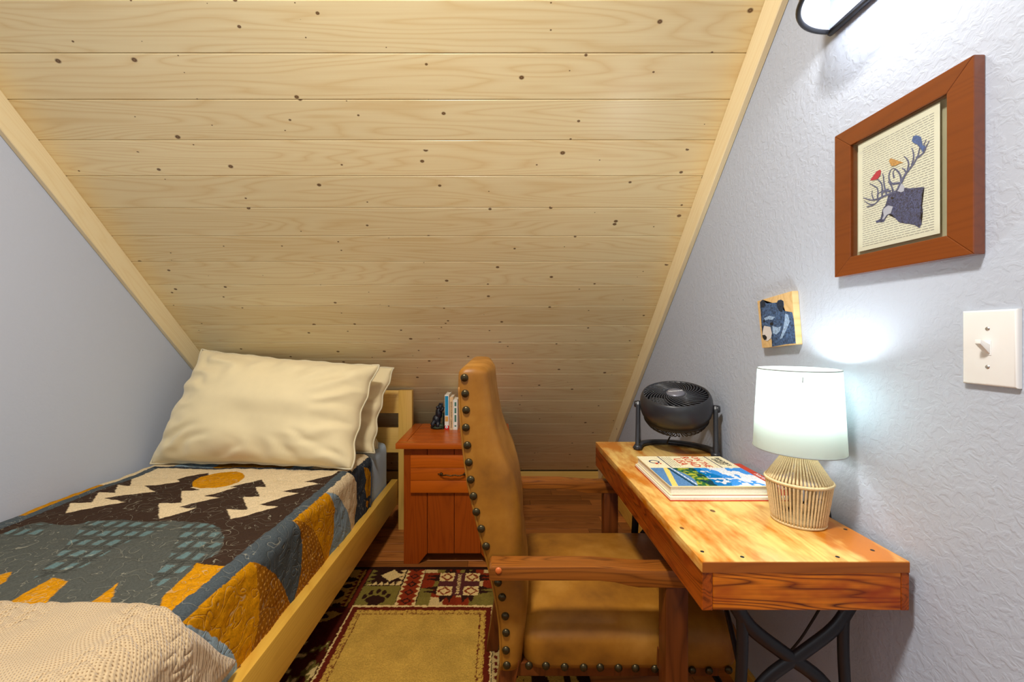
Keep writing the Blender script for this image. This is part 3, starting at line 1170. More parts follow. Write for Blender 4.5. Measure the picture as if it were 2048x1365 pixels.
# pillows ---------------------------------------------------------------
def pillow(name, BL, BR, TR, TL, thick, label, seed, flange=.0, wr=1.0):
    n = 70
    u = np.linspace(-1, 1, n)
    U, V = np.meshgrid(u, u * 1.0, indexing='xy')
    BL, BR, TR, TL = [np.array(p) for p in (BL, BR, TR, TL)]
    nrmv = np.cross(BR - BL, TL - BL); nrmv /= np.linalg.norm(nrmv)
    bx = .050 * (1 - V ** 2) + .012 * np.sin(V * 11 + seed); by = .045 * (1 - U ** 2) + .008 * np.sin(U * 9 + seed * 2)
    Uo, Vo = U * (1 - .0 - bx * np.abs(U)), V * (1 - by * np.abs(V))
    s, t = (Uo + 1) / 2, (Vo + 1) / 2
    P = ((1 - s) * (1 - t))[..., None] * BL + (s * (1 - t))[..., None] * BR + (s * t)[..., None] * TR + ((1 - s) * t)[..., None] * TL
    prof = ((1 - np.abs(U) ** 3.2) * (1 - np.abs(V) ** 3.0)) ** .62
    w = (fbm(U + V * .4, V * 1.4, 1.3, seed, 2) - .5)
    rad = np.sqrt(U ** 2 + V ** 2)
    angw = np.sin(np.arctan2(V, U) * 17 + fbm(U, V, 3, seed + 2, 2) * 7) * np.clip(rad - .55, 0, 1) * .5
    wrn = (w * .42 + angw * .55) * wr * np.minimum(prof * 2.5, 1)
    hf = thick * .55 * prof * (1 + wrn)
    hb = thick * .30 * prof * (1 + w * .2)
    edge = (prof < .02)
    front = P + hf[..., None] * nrmv
    back = P - hb[..., None] * nrmv
    verts = np.concatenate([front.reshape(-1, 3), back.reshape(-1, 3)])
    idx = np.arange(n * n).reshape(n, n)
    f1 = np.stack([idx[:-1, :-1], idx[:-1, 1:], idx[1:, 1:], idx[1:, :-1]], -1).reshape(-1, 4)
    f2 = f1[:, ::-1] + n * n
    me = bpy.data.meshes.new(name)
    me.from_pydata(verts.tolist(), [], f1.tolist() + f2.tolist())
    bm = bmesh.new(); bm.from_mesh(me)
    bmesh.ops.remove_doubles(bm, verts=bm.verts, dist=.0004)
    bm.to_mesh(me); bm.free()
    me.polygons.foreach_set('use_smooth', [True] * len(me.polygons))
    me.materials.append(MATS['pillow_cloth'])
    o = bpy.data.objects.new(name, me); C.objects.link(o)
    tag(o, label, 'pillow', 'cream pillows at the bed head')
    # stitched edge piping
    ring = [P[0, i] for i in range(n)] + [P[i, -1] for i in range(n)] + [P[-1, i] for i in range(n - 1, -1, -1)] + [P[i, 0] for i in range(n - 1, 0, -1)]
    ring = [Vector(p) + Vector((0, 0, math.sin(i * .9 + seed) * .0015)) for i, p in enumerate(ring)]
    b = NB(); tube(b, ring + [ring[0]], .0045, 6, cap=False)
    obj('piping', b, 'pillow_seam', o, 'all')
    return o


P1 = [at(300, 928, 1.97), at(705, 938, 1.88), at(757, 732, 2.13), at(405, 700, 2.16)]
pillow('pillow', *[tuple(p) for p in P1], .27, 'large cream pillow in front, leaning toward the sloped ceiling', 1)
P2 = [at(360, 905, 2.18), at(748, 906, 2.16), at(789, 737, 2.31), at(440, 708, 2.31)]
pillow('pillow', *[tuple(p) for p in P2], .17, 'cream pillow standing second from the front, its corner tip showing at upper right', 4)
P3 = [at(400, 893, 2.31), at(757, 897, 2.29), at(757, 822, 2.42), at(440, 800, 2.43)]
pillow('pillow', *[tuple(p) for p in P3], .14, 'rearmost cream pillow, low against the headboard slats', 6)

# ------------------------------------------------------------------ rug
RX0, RX1, RY0, RY1 = -1.15, .30, .55, 2.095
st = .0032
xs, ys = np.arange(RX0, RX1, st), np.arange(RY0, RY1, st)
RX, RY = np.meshgrid(xs, ys, indexing='xy')
DKB, TAN, RED, OLV, CRM, PUR, MAR = [np.array(c[:3]) for c in (
    rgb(48, 24, 14), rgb(186, 146, 62), rgb(132, 46, 18), rgb(122, 106, 44), rgb(216, 184, 118), rgb(84, 40, 36), rgb(96, 30, 14))]
jx = (fbm(RX, RY, 130, 1) - .5) * .009
jy = (fbm(RX, RY, 130, 2) - .5) * .009
GX, GY = RX + jx, RY + jy
rc = np.empty(RX.shape + (3,)); rc[:] = DKB


def rrect(x0, x1, y0, y1, c):
    m_ = (GX > x0) & (GX < x1) & (GY > y0) & (GY < y1)
    rc[m_] = c
    return m_


def rpoly(pts, c):
    m_ = inside(pts, GX, GY); rc[m_] = c


def tri_row(x0, x1, y, h, n, c, vert=False):
    """row of triangles pointing +y (or +x when vert)"""
    if vert:
        t = ((GY - x0) / (x1 - x0) * n) % 1.0
        m_ = (GY > x0) & (GY < x1) & ((GX - y) * np.sign(h) > 0) & (np.abs(GX - y) < abs(h) * (1 - np.abs(t * 2 - 1)))
    else:
        t = ((GX - x0) / (x1 - x0) * n) % 1.0
        m_ = (GX > x0) & (GX < x1) & ((GY - y) * np.sign(h) > 0) & (np.abs(GY - y) < abs(h) * (1 - np.abs(t * 2 - 1)))
    rc[m_] = c


# scale of the old measurements (eye height 1.17)
k_ = H / 1.14
Y1, Y2 = 1.745 * k_, 2.05 * k_        # motif band
# far band, left tile with a bear on tan
rrect(-1.15, -.655, Y1, Y2, TAN)
tri_row(-1.15, -.66, Y2, -.018, 16, DKB)
tri_row(-1.15, -.66, Y1 + .004, .018, 16, MAR)
tri_row(Y1, Y2, -.665, -.022, 12, MAR, True)
rrect(-.650, -.630, Y1 - .4, Y2, MAR)
for cx_, cy_, rx_, ry_ in ((-.74, 1.87, .045, .04), (-.70, 1.935, .022, .016), (-.72, 1.985, .05, .020), (-.70, 1.80, .018, .014), (-.80, 1.93, .05, .05)):
    m_ = ((GX - cx_) / rx_) ** 2 + ((GY - cy_) / ry_) ** 2 < 1
    rc[m_] = DKB
# paw tile
rrect(-.628, -.455, Y1, 1.935, OLV)
px_, py_ = -.545, 1.835
m_ = ((GX - px_) / .044) ** 2 + ((GY - py_) / .030) ** 2 < 1; rc[m_] = DKB
m_ = ((GX - px_ + .002) / .024) ** 2 + ((GY - py_ + .034) / .022) ** 2 < 1; rc[m_] = DKB
for dx, dy in ((-.055, .022), (-.033, .050), (-.004, .060), (.026, .052), (.050, .026)):
    m_ = ((GX - px_ - dx) / .010) ** 2 + ((GY - py_ - dy) / .017) ** 2 < 1; rc[m_] = DKB
rrect(-.628, -.455, 1.94, Y2, DKB)
tri_row(-.62, -.46, 1.942, .028, 6, CRM)
tri_row(1.94, Y2, -.625, .035, 5, OLV, True)
m_ = (np.abs(GX + .52) + np.abs(GY - 2.02) * 1.1 < .052) & (GY < Y2); rc[m_] = CRM
tri_row(1.95, Y2, -.46, -.025, 5, CRM, True)
# red stripe with cream teeth
rrect(-.452, -.366, Y1, Y2, RED)
tri_row(Y1, Y2, -.452, .018, 9, CRM, True)
tri_row(Y1, Y2, -.366, -.018, 9, CRM, True)
for k in range(5):
    m_ = np.abs(np.abs(GX + .409) + np.abs(GY - Y1 - .035 - k * .062) - .018) < .005; rc[m_] = DKB
# star tile
tx0, tx1 = -.362, -.022
cols_ = [OLV, RED, OLV, CRM, RED, OLV, RED, OLV, CRM]
nq = 6
for i in range(nq):
    for j in range(5):
        c_ = [OLV, RED, CRM * .85, OLV * .9, RED * .85][(i * 2 + j * 3 + i * j) % 5]
        rrect(tx0 + (tx1 - tx0) * i / nq, tx0 + (tx1 - tx0) * (i + 1) / nq, Y1 + (Y2 - Y1) * j / 5, Y1 + (Y2 - Y1) * (j + 1) / 5, c_)
tcx, tcy = (tx0 + tx1) / 2, (Y1 + Y2) / 2 + .005
for sx, sy in ((1, 0), (-1, 0), (0, 1), (0, -1)):
    for o_ in (-.048, .048):
        if sx:
            rpoly([(tcx + sx * .09, tcy + o_ - .03), (tcx + sx * .160, tcy + o_ - .012), (tcx + sx * .10, tcy + o_), (tcx + sx * .160, tcy + o_ + .014), (tcx + sx * .09, tcy + o_ + .03)], DKB)
        else:
            rpoly([(tcx + o_ - .032, tcy + sy * .082), (tcx + o_ - .02, tcy + sy * .138), (tcx + o_, tcy + sy * .10), (tcx + o_ + .02, tcy + sy * .138), (tcx + o_ + .032, tcy + sy * .082)], DKB)
rrect(tcx - .095, tcx + .095, tcy - .088, tcy + .088, PUR)
for sx in (-1, 1):
    for sy in (-1, 1):
        cx_, cy_ = tcx + sx * .060, tcy + sy * .054
        rrect(cx_ - .034, cx_ + .034, cy_ - .033, cy_ + .033, CRM)
        d_ = np.abs(GX - cx_) + np.abs(GY - cy_)
        rc[np.abs(d_ - .026) < .006] = RED * .9
rrect(tcx - .008, tcx + .008, tcy - .075, tcy + .075, CRM)
rc[(np.abs(GX - tcx) < .014) & (np.abs(GY - tcy) < .07) & ((GY / .014) % 1.0 < .4)] = PUR
# tile right of it, mostly under the chair
rrect(-.018, .23, Y1, Y2, TAN * .8)
tri_row(Y1, Y2, -.016, .03, 8, MAR, True)
# left side band
rrect(-1.15, -.625, .6, Y1 - .008, MAR * .45)
rpoly([(-.80, 1.74), (-.70, 1.76), (-.655, 1.745), (-.70, 1.70), (-.78, 1.675), (-.86, 1.68), (-.90, 1.72)], TAN * .75)
rpoly([(-.80, 1.73), (-.72, 1.742), (-.70, 1.72), (-.78, 1.70)], DKB)
cam_n = fbm(RX, RY * .6, 46, 6, 2)
cm_ = (GX < -.635) & (GY < 1.585)
rc[cm_ & (cam_n > .53)] = OLV * .6
rc[cm_ & (cam_n > .66)] = CRM * .8
# centre field with its frame lines
f0, f1, ft = -.578, -.083, 1.695 * k_
rrect(f0 - .052, f1 + .052, .7, ft + .058, CRM)
rrect(f0 - .046, f1 + .046, .7, ft + .046, MAR)
rrect(f0 - .024, f1 + .024, .7, ft + .026, TAN * 1.05)
ring = (GX > f0 - .024) & (GX < f1 + .024) & (GY < ft + .026) & ~((GX > f0) & (GX < f1) & (GY < ft))
rc[ring & (((GX / .022) % 1 < .45) | ((GY / .022) % 1 < .45)) & (np.abs(jx) > .0015)] = MAR * .8 + TAN * .3
rrect(f0 - .003, f1 + .003, .7, ft + .002, MAR)
fld = rrect(f0, f1, .7, ft, TAN)
mt = fbm(RX, RY, 16, 8, 3)
rc[fld] = TAN * (.80 + .42 * mt[fld])[:, None]
rrect(f1 + .055, f1 + .085, .6, Y1, CRM * .8)
rc[(GX > f1 + .062) & (GX < f1 + .075) & (GY < Y1) & ((GY / .03) % 1 < .55)] = MAR
rrect(f1 + .09, .27, .6, Y1 - .01, DKB)
cm_ = (GX > f1 + .095) & (GX < .26) & (GY < Y1 - .02)
rc[cm_ & (cam_n > .5)] = TAN * .9
rc[(RX > RX1 - .02) | (RY > RY1 - .028) | (RX < RX0 + .02)] = DKB * .8
pile = (fbm(RX, RY, 200, 3, 1) - .5) * .0016
rug = grid_mesh('rug', RX, RY, np.full(RX.shape, .0095) + pile, np.clip(rc, 0, 1), 'rug_pile', .009)
tag(rug, 'patterned lodge rug with paw prints and a plain gold centre between bed and chair', 'rug')
b = NB(); box(b, RX0 - .004, RX1 + .004, RY0 - .004, RY1 + .004, .0006, .0075, bev=.002, seg=1)
obj('bound_edge', b, plain('rug_edge', rgb(40, 20, 14), 0.95), rug)

# ------------------------------------------------------------------ nightstand
NX0, NX1, NY0, NY1 = -.5235, .052, 2.10, 2.575
NZ = .6225
ns_ = thing('nightstand', 'red-orange cherry wood nightstand with one drawer, between bed and chair', 'nightstand', (0, 0, 0))
tt = .028
nb = 5
for i in range(nb):
    y0 = NY0 + .05 + (NY1 - NY0 - .05) * i / nb
    y1 = NY0 + .05 + (NY1 - NY0 - .05) * (i + 1) / nb
    b = NB(); box(b, NX0 + .048, NX1 - .048, y0 + .0008, y1 - .0008, NZ - tt, NZ, bev=.0022, seg=1); obj('top_board', b, 'cherry_x', ns_)
b = NB(); box(b, NX0, NX1, NY0, NY0 + .049, NZ - tt, NZ, bev=.004); obj('top_edge', b, 'cherry_x', ns_, True)
for x0, x1 in ((NX0, NX0 + .047), (NX1 - .047, NX1)):
    b = NB(); box(b, x0, x1, NY0 + .0495, NY1, NZ - tt, NZ, bev=.003); obj('top_edge', b, 'cherry_x', ns_, True)
BX0, BX1, BY0 = -.490, .018, 2.137
zt = NZ - tt
bw = [(-.490, -.370), (-.370, -.233), (-.233, -.098), (-.098, .018)]
for i, (x0, x1) in enumerate(bw):
    b = NB()
    if i == 0:
        prism(b, [(x0, 0), (x0 + .075, 0), (x1 - .001, .054), (x1 - .001, zt), (x0, zt)], 'y', BY0, BY0 + .018, bev=.0022)
    elif i == 3:
        prism(b, [(x0 + .001, .054), (x1 - .075, 0), (x1, 0), (x1, zt), (x0 + .001, zt)], 'y', BY0, BY0 + .018, bev=.0022)
    else:
        prism(b, [(x0 + .001, .054), (x1 - .001, .054), (x1 - .001, zt), (x0 + .001, zt)], 'y', BY0, BY0 + .018, bev=.0022)
    obj('front_board', b, 'cherry_z', ns_)
for x0 in (BX0, BX1 - .018):
    b = NB(); prism(b, [(BY0 + .018, 0), (BY0 + .09, 0), (BY0 + .14, .054), (2.43, .054), (2.48, 0), (2.55, 0), (2.55, zt), (BY0 + .018, zt)], 'x', x0, x0 + .018)
    obj('side_panel', b, 'cherry_z', ns_)
b = NB(); box(b, BX0 + .018, BX1 - .018, 2.532, 2.55, .054, zt); obj('back_panel', b, 'cherry_z', ns_)
b = NB(); box(b, BX0 + .018, BX1 - .018, BY0 + .018, 2.532, .054, .07); obj('bottom_shelf', b, 'cherry_x', ns_)
dz0, dz1 = H - (987 - CY) * 2.118 / F, H - (912 - CY) * 2.118 / F
dx0, dx1 = -.452, -.02
hh = (dz1 - dz0) / 3
for i in range(3):
    b = NB(); box(b, dx0, dx1, 2.118, BY0, dz0 + hh * i + .0004, dz0 + hh * (i + 1) - .0004, bev=.0035, seg=2)
    if i == 0:
        dr = obj('drawer', b, 'cherry_x', ns_, True)
    else:
        obj('drawer_board', b, 'cherry_x', dr, True)
b = NB()
hc = Vector((-.236, 2.108, (dz0 + dz1) / 2 + .002))
pts = []
for i in range(25):
    t_ = -1 + 2 * i / 24
    pts.append((hc.x + t_ * .062, hc.y - .012 * (1 - t_ ** 4), hc.z + math.sin(t_ * PI * 3) * .0015))
tube(b, pts, [.0022 + .0022 * (math.cos(i * 1.3) ** 2) for i in range(25)], 8)
for sx in (-1, 1):
    lathe(b, [(0, .010), (.007, .008), (.009, 0), (.006, -.004)], 10, mtx=Matrix.Translation((hc.x + sx * .060, 2.117, hc.z)) @ Matrix.Rotation(PI / 2, 4, 'X'))
    tube(b, [(hc.x + sx * .060, 2.110, hc.z), (hc.x + sx * .078, 2.112, hc.z + .004)], [.005, .001], 6)
obj('handle', b, 'handle_bronze', dr, 'all')

# books on the nightstand
def small_book(x0, x1, zt_, dep, spine, label, y0=2.405, group='books standing on the nightstand', tilt=0):
    t = thing('book', label, 'book', (x0, y0, NZ), 0, group)
    w = x1 - x0
    b = NB(); box(b, .0012, w - .0012, .003, dep - .004, .003, zt_ - .004); obj('pages', b, 'page_edge', t)
    b = NB(); box(b, 0, .0012, 0, dep, 0, zt_); box(b, w - .0012, w, 0, dep, 0, zt_); box(b, .0012, w - .0012, 0, .0015, 0, zt_)
    cv = obj('cover', b, spine, t)
    return t, w


t, w = small_book(-.3165, -.2925, .200, .145, 'spine_white', 'tall slim white book with a blue spine panel, beside the bear figurine')
b = NB(); box(b, .0018, w - .0042, -.0006, 0, .082, .193); obj('spine_panel', b, 'spine_blue', t)
b = NB(); box(b, .002, w - .004, -.0006, 0, .048, .076); obj('spine_picture', b, 'spine_orange', t)
b = NB(); box(b, 0, w, -.0006, 0, 0, .024); lb = obj('spine_band', b, 'spine_red', t)
b = NB(); lathe(b, [(0, 0), (.0075, 0), (.0075, .0006), (0, .0006)], 16, mtx=Matrix.Translation((w / 2 - .001, -.0008, .016)) @ Matrix.Rotation(PI / 2, 4, 'X')); obj('round_mark', b, 'ink_white', t)
b = NB(); lathe(b, [(0, 0), (.0028, 0), (.0028, .0006), (0, .0006)], 12, mtx=Matrix.Translation((w / 2 - .001, -.0016, .016)) @ Matrix.Rotation(PI / 2, 4, 'X')); obj('round_dot', b, 'ink_black', t)
t, w = small_book(-.2895, -.2695, .187, .135, 'spine_tan', 'tan paperback with brown spine lettering, middle of the three books')
text('spine_title', 'BACKCOUNTRY CAMPING', .0125, frame_mtx((w / 2, -.0008, .085), (0, 0, -1), (1, 0, 0)), 'brown_ink', t)
t, w = small_book(-.2685, -.2440, .172, .135, 'spine_white', 'shorter white book with green spine marks, half hidden behind the chair back')
for z0, z1 in ((.135, .158), (.095, .125), (.045, .085), (.018, .026)):
    b = NB(); box(b, .008, w - .006, -.0006, 0, z0, z1); obj('spine_mark', b, 'spine_green', t)

# black bear figurine bookend
t = thing('bear_figurine', 'small black bear bookend standing up against the books on the nightstand', 'figurine', (-.362, 2.44, NZ))


def blob(bm, c, r, seg=14, mtx=None):
    lathe(bm, [(r[0] * math.sin(a) if 0 < i < 8 else 0, -r[2] * math.cos(a)) for i, a in enumerate([PI * k / 8 for k in range(9)])], seg,
          mtx=(mtx or Matrix()) @ Matrix.Translation(c) @ Matrix.Diagonal((1, r[1] / r[0], 1, 1)))


b = NB()
blob(b, (-.006, 0, .052), (.025, .026, .030)); blob(b, (.008, 0, .090), (.021, .023, .038)); blob(b, (.016, -.002, .126), (.017, .018, .019))
blob(b, (.002, -.010, .124), (.011, .009, .009)); blob(b, (.014, -.010, .144), (.006, .005, .007)); blob(b, (.026, -.004, .143), (.006, .005, .007))
tube(b, [(-.012, -.018, .050), (-.028, -.026, .028), (-.020, -.030, .016)], [.014, .012, .009], 8)
tube(b, [(.006, -.018, .045), (.004, -.026, .024), (.002, -.032, .014)], [.014, .012, .009], 8)
tube(b, [(.014, -.014, .105), (.030, -.018, .112), (.036, -.016, .128)], [.010, .009, .007], 8)
obj('bear', b, 'figurine_black', t, 'all')
b = NB(); blob(b, (0, -.004, .010), (.042, .034, .012)); blob(b, (.018, -.014, .018), (.022, .018, .014)); box(b, .030, .036, -.03, .03, 0, .09, bev=.002)
obj('base', b, 'figurine_moss', t, 'all')

# ------------------------------------------------------------------ desk
DX0, DX1, DY0, DY1 = .384, .780, .799, 1.689
DT, DB = H - .4324, H - .5266
desk = thing('desk', 'narrow desk of thick orange-stained boards on black cast iron legs, against the right wall', 'desk', (0, 0, 0))
b = NB(); box(b, DX0, DX1, DY0, DY1, DT - .022, DT, bev=.0022); obj('top_board', b, 'desk_top_wood', desk, True)
b = NB(); box(b, DX0 + .001, DX1 - .001, DY0 - .0012, DY0 + .0006, DT - .0215, DT - .0016, bev=.0005, seg=1); obj('shaded_end_grain', b, 'desk_shaded_edge_wood', desk)  # end grain strip with the shade of the near end in its colour
b = NB(); box(b, DX0 + .0005, DX0 + .021, DY0 + .0005, DY1 - .0005, DB, DT - .0222, bev=.0016); obj('side_board', b, 'desk_side_wood', desk)
b = NB(); box(b, DX1 - .016, DX1 - .0005, DY0 + .0005, DY1 - .0005, DB, DT - .0222, bev=.0016); obj('side_board', b, 'desk_side_wood', desk)
b = NB(); box(b, DX0 + .0214, DX1 - .0164, DY0 + .0008, DY0 + .020, DB + .0005, DT - .0222, bev=.0016); obj('end_board', b, 'desk_end_wood', desk)
b = NB(); box(b, DX0 + .0214, DX1 - .0164, DY1 - .020, DY1 - .0008, DB + .0005, DT - .0222, bev=.0016); obj('end_board', b, 'desk_end_wood', desk)
for x_, y_ in ((.402, .835), (.470, .815), (.765, .93), (.655, .815), (.745, .84)):
    b = NB(); lathe(b, [(0, .0006), (.0035, .0006), (.004, .0001)], 8, mtx=Matrix.Translation((x_, y_, DT))); obj('nail', b, 'black_iron', desk)


def iron_end(y):
    cx_ = .617
    b = NB()
    fl = ((0, 1, 0), .55)
    for s in (-1, 1):
        # S-curved brace: top corner to the far side
        tube(b, smoothpath([(cx_ + s * .142, y, DB - .004), (cx_ + s * .118, y, DB - .05), (cx_ + s * .085, y, DB - .095), (cx_ + s * .02, y, DB - .145),
                            (cx_ - s * .055, y, DB - .20), (cx_ - s * .100, y, DB - .27), (cx_ - s * .118, y, DB - .36), (cx_ - s * .130, y, .07), (cx_ - s * .142, y, .012)], 5),
             [.015] * 41, 8, fl)
        tube(b, smoothpath([(cx_ + s * .140, y, DB - .004), (cx_ + s * .112, y, DB - .045), (cx_ + s * .106, y, DB - .12), (cx_ + s * .112, y, DB - .25), (cx_ + s * .130, y, .10), (cx_ + s * .144, y, .012)], 5),
             [.013] * 26, 8, fl)
        box(b, cx_ + s * .144 - .018, cx_ + s * .144 + .018, y - .03, y + .03, 0, .014, bev=.004)
    tube(b, [(cx_ - .16, y, DB - .006), (cx_ + .135, y, DB - .006)], .007, 6)
    tube(b, smoothpath([(cx_ - .125, y, .22), (cx_, y, .19), (cx_ + .125, y, .22)], 5), .009, 6)
    return b


obj('iron_leg', iron_end(.885), 'black_iron', desk, 'all')
obj('iron_leg', iron_end(1.58), 'black_iron', desk, 'all')
b = NB()
tube(b, [(.617, .885, .19), (.617, 1.58, .19)], .009, 8)
tube(b, smoothpath([(.52, .885, DB - .24), (.617, 1.2, DB - .16), (.72, 1.58, DB - .24)], 5), .006, 6)
obj('cross_bar', b, 'black_iron', desk, 'all')

# ------------------------------------------------------------------ chair
chair = thing('armchair', 'high-backed tan leather armchair with brass nail heads and wooden arms, pushed up to the desk', 'chair', (0, 0, 0))
DN, DFAR = 1.052, 1.590
back_px = [(921, 738), (915.5, 752), (914.5, 775), (915.5, 800), (917, 830), (920, 870), (925, 919), (932, 968), (943, 1017), (955, 1066), (967, 1112), (977, 1150), (985, 1187), (992, 1225), (996.5, 1262), (998.5, 1302), (999, 1343)]
front_px = [(970, 736), (977, 750), (979, 775), (982, 800), (986.5, 830), (994, 870), (1008, 912), (1026, 953), (1037, 992), (1044, 1040), (1045, 1080), (1046, 1112), (1052, 1145), (1056, 1180), (1058, 1225), (1053, 1270), (1045, 1343)]


def interp(tab, y):
    for (x0, y0), (x1, y1) in zip(tab, tab[1:]):
        if y <= y1:
            return x0 + (x1 - x0) * max(0, (y - y0)) / (y1 - y0)
    return tab[-1][0]


def sec_ring(xb, xf, y0, y1, z, rb=.016, rf=.048, ry=.040, sh=0.0, crown=.014):
    """horizontal section of the padded back; rounded, larger radius toward the front"""
    xb += sh; xf -= sh; y0 += sh; y1 -= sh
    w = xf - xb
    rb = min(rb, w * .3); rfx = min(rf, w * .62)
    pts = []
    K = 6
    for i in range(K + 1):           # back near corner
        a = PI + PI / 2 * i / K
        pts.append((xb + rb + rb * math.cos(a), y0 + rb + rb * math.sin(a), z))
    for i in range(K + 1):           # front near
        a = -PI / 2 + PI / 2 * i / K
        pts.append((xf - rfx + rfx * math.cos(a), y0 + ry + ry * math.sin(a), z))
    ym = (y0 + y1) / 2
    for i in range(1, 8):
        t = i / 8
        yy = y0 + ry + (y1 - y0 - 2 * ry) * t
        pts.append((xf + crown * math.sin(PI * t), yy, z))
    for i in range(K + 1):           # front far
        a = PI / 2 * i / K
        pts.append((xf - rfx + rfx * math.cos(a), y1 - ry + ry * math.sin(a), z))
    for i in range(K + 1):           # back far
        a = PI / 2 + PI / 2 * i / K
        pts.append((xb + rb + rb * math.cos(a), y1 - rb + rb * math.sin(a), z))
    return pts


rings = []
ys_ = [1343 - (1343 - 752) * i / 44 for i in range(45)]
for py in ys_:
    xb, xf = (interp(back_px, py) - CX) * DN / F, (interp(front_px, py) - CX) * DN / F
    rings.append(sec_ring(xb, xf, DN, DFAR, H - (py - CY) * DN / F))
xb, xf = (interp(back_px, 752) - CX) * DN / F, (interp(front_px, 752) - CX) * DN / F
for k in range(1, 7):
    a = PI / 2 * k / 6
    py = 752 - 17 * math.sin(a)
    rings.append(sec_ring(xb, xf, DN, DFAR, H - (py - CY) * DN / F, sh=.022 * (1 - math.cos(a)), crown=.010 * math.cos(a)))
b = NB(); rail_loft(b, rings); backrest = obj('backrest', b, 'leather_tan', chair, 'all')
# welt seam where side strip meets the front
pts = []
for py in [1343 - (1343 - 775) * i / 50 for i in range(51)]:
    xf = (interp(front_px, py) - CX) * DN / F
    xb = (interp(back_px, py) - CX) * DN / F
    pts.append((xb + (xf - xb) * .0 + .004, DN + .004, H - (py - CY) * DN / F))
b = NB(); tube(b, pts, .003, 6); obj('welt', b, 'leather_tan', backrest, 'all')

# seat
SX0, SX1, SY0, SY1, SZ0, SZ1 = .058, .615, 1.060, 1.583, H - .846, H - .715
b = NB()
nx, ny = 34, 34
t = bmesh.new()


def seat_ring(z, sh, K=6, r=.05):
    x0, x1, y0, y1 = SX0 + sh, SX1 - sh, SY0 + sh, SY1 - sh
    r = max(r - sh * .3, .01)
    pts = []
    for cx_, cy_, a0 in ((x1 - r, y0 + r, -PI / 2), (x1 - r, y1 - r, 0), (x0 + r, y1 - r, PI / 2), (x0 + r, y0 + r, PI)):
        for i in range(K + 1):
            a = a0 + PI / 2 * i / K
            pts.append((cx_ + r * math.cos(a), cy_ + r * math.sin(a), z))
    return pts


rings = [seat_ring(SZ0, .003), seat_ring(SZ0 + .012, 0), seat_ring(SZ0 + .04, -.002), seat_ring(SZ0 + .065, -.004)]
for k in range(1, 9):
    a = PI / 2 * k / 8
    rings.append(seat_ring(SZ0 + .065 + (SZ1 - SZ0 - .080) * math.sin(a), -.004 + .062 * (1 - math.cos(a))))
for k in range(1, 6):
    rings.append(seat_ring(SZ1 - .015 + .018 * math.sin(PI / 2 * k / 5), .058 + .036 * k))
rail_loft(b, rings)
seat = obj('seat', b, 'leather_tan', chair, 'all')

# nail heads
nail_me = None


def nail(p, parent, nx=0, ny=-1):
    global nail_me
    if nail_me is None:
        b = NB(); lathe(b, [(.0100, 0), (.0095, .0025), (.0072, .0050), (.0036, .0064), (0, .0068)], 14)
        o = obj('nail_head', b, 'nail_bronze', parent, 'all')
        nail_me = o.data
    else:
        o = bpy.data.objects.new('nail_head', nail_me); C.objects.link(o); o.parent = parent
    o.rotation_euler = (PI / 2, 0, 0) if ny else (0, -PI / 2, 0)
    o.location = p
    return o


for zx, zy in ((100, 115), (103, 180), (107, 248), (106, 320), (112, 393), (118, 463), (126, 534), (137, 602), (149, 667), (169, 736), (189, 808),
               (238, 957), (255, 1017), (268, 1095), (271, 1163), (271, 1235), (274, 1297)):
    px, py = 880 + zx / 2.053, 700 + zy / 2.053
    p = at(px, py, DN - .001)
    nail((p.x, DN - .0005, p.z), backrest)
    nail((p.x, DFAR + .0005, p.z), backrest).rotation_euler = (-PI / 2, 0, 0)
for zx, zy in ((365, 1298), (435, 1299), (512, 1304), (590, 1306), (658, 1306), (733, 1308), (803, 1309), (883, 1312), (1035, 1317), (1105, 1319), (1185, 1316)):
    p = at(880 + zx / 2.053, 700 + zy / 2.053, SY0 - .001)
    nail((p.x, SY0 - .0005, p.z), seat)
# arms
AZ = H - .553


def arm(y0, y1, seg_name='armrest'):
    xl = -.026 if y0 < 1.3 else -.03
    prof = [(xl + .002, AZ - .034), (xl, AZ - .030), (xl, AZ - .006), (xl + .006, AZ), (.225, AZ - .001), (.31, AZ - .008), (.36, AZ - .010), (.50, AZ - .008), (.52, AZ - .014), (.52, AZ - .044),
            (.50, AZ - .052), (.33, AZ - .050), (.305, AZ - .046), (.275, AZ - .038), (.235, AZ - .034), (.15, AZ - .0335)]
    b = NB(); prism(b, prof, 'y', y0, y1, bev=.003)
    return obj(seg_name, b, 'arm_wood', chair, True)


for y0, y1, s in ((.998, 1.050, -1), (1.592, 1.640, 1)):
    a = arm(y0, y1)
    b = NB(); lathe(b, [(.0078, 0), (.0076, .0015), (.005, .003), (0, .0035)], 14)
    yy = y0 if s < 0 else y1
    pz = at(997, 1142, .998)
    o = obj('wood_plug', b, 'plug_orange', a, 'all', loc=(pz.x, yy, pz.z)); o.rotation_euler = (PI / 2 * (1 if s < 0 else -1), 0, 0)
    px0, px1 = .395, .449
    ya, yb = (1.000, 1.048) if s < 0 else (1.594, 1.638)
    b = NB(); box(b, px0, px1, ya, yb, 0.0105 if False else 0, AZ - .049, bev=.004); obj('front_leg', b, 'post_wood', chair, True)
    b = NB()
    ya, yb = (1.062, 1.108) if s < 0 else (1.534, 1.580)
    prism(b, [(-.050, .0105), (-.008, .0105), (.050, SZ0 + .02), (.004, SZ0 + .02)], 'y', ya, yb, bev=.003)
    obj('rear_leg', b, 'post_wood', chair, True)
    b = NB(); box(b, .01, .395, (1.066 if s < 0 else 1.548), (1.094 if s < 0 else 1.576), .12, .160, bev=.003); obj('stretcher', b, 'post_wood', chair, True)
b = NB(); box(b, .03, .56, 1.075, 1.565, SZ0 - .03, SZ0 + .004, bev=.002)
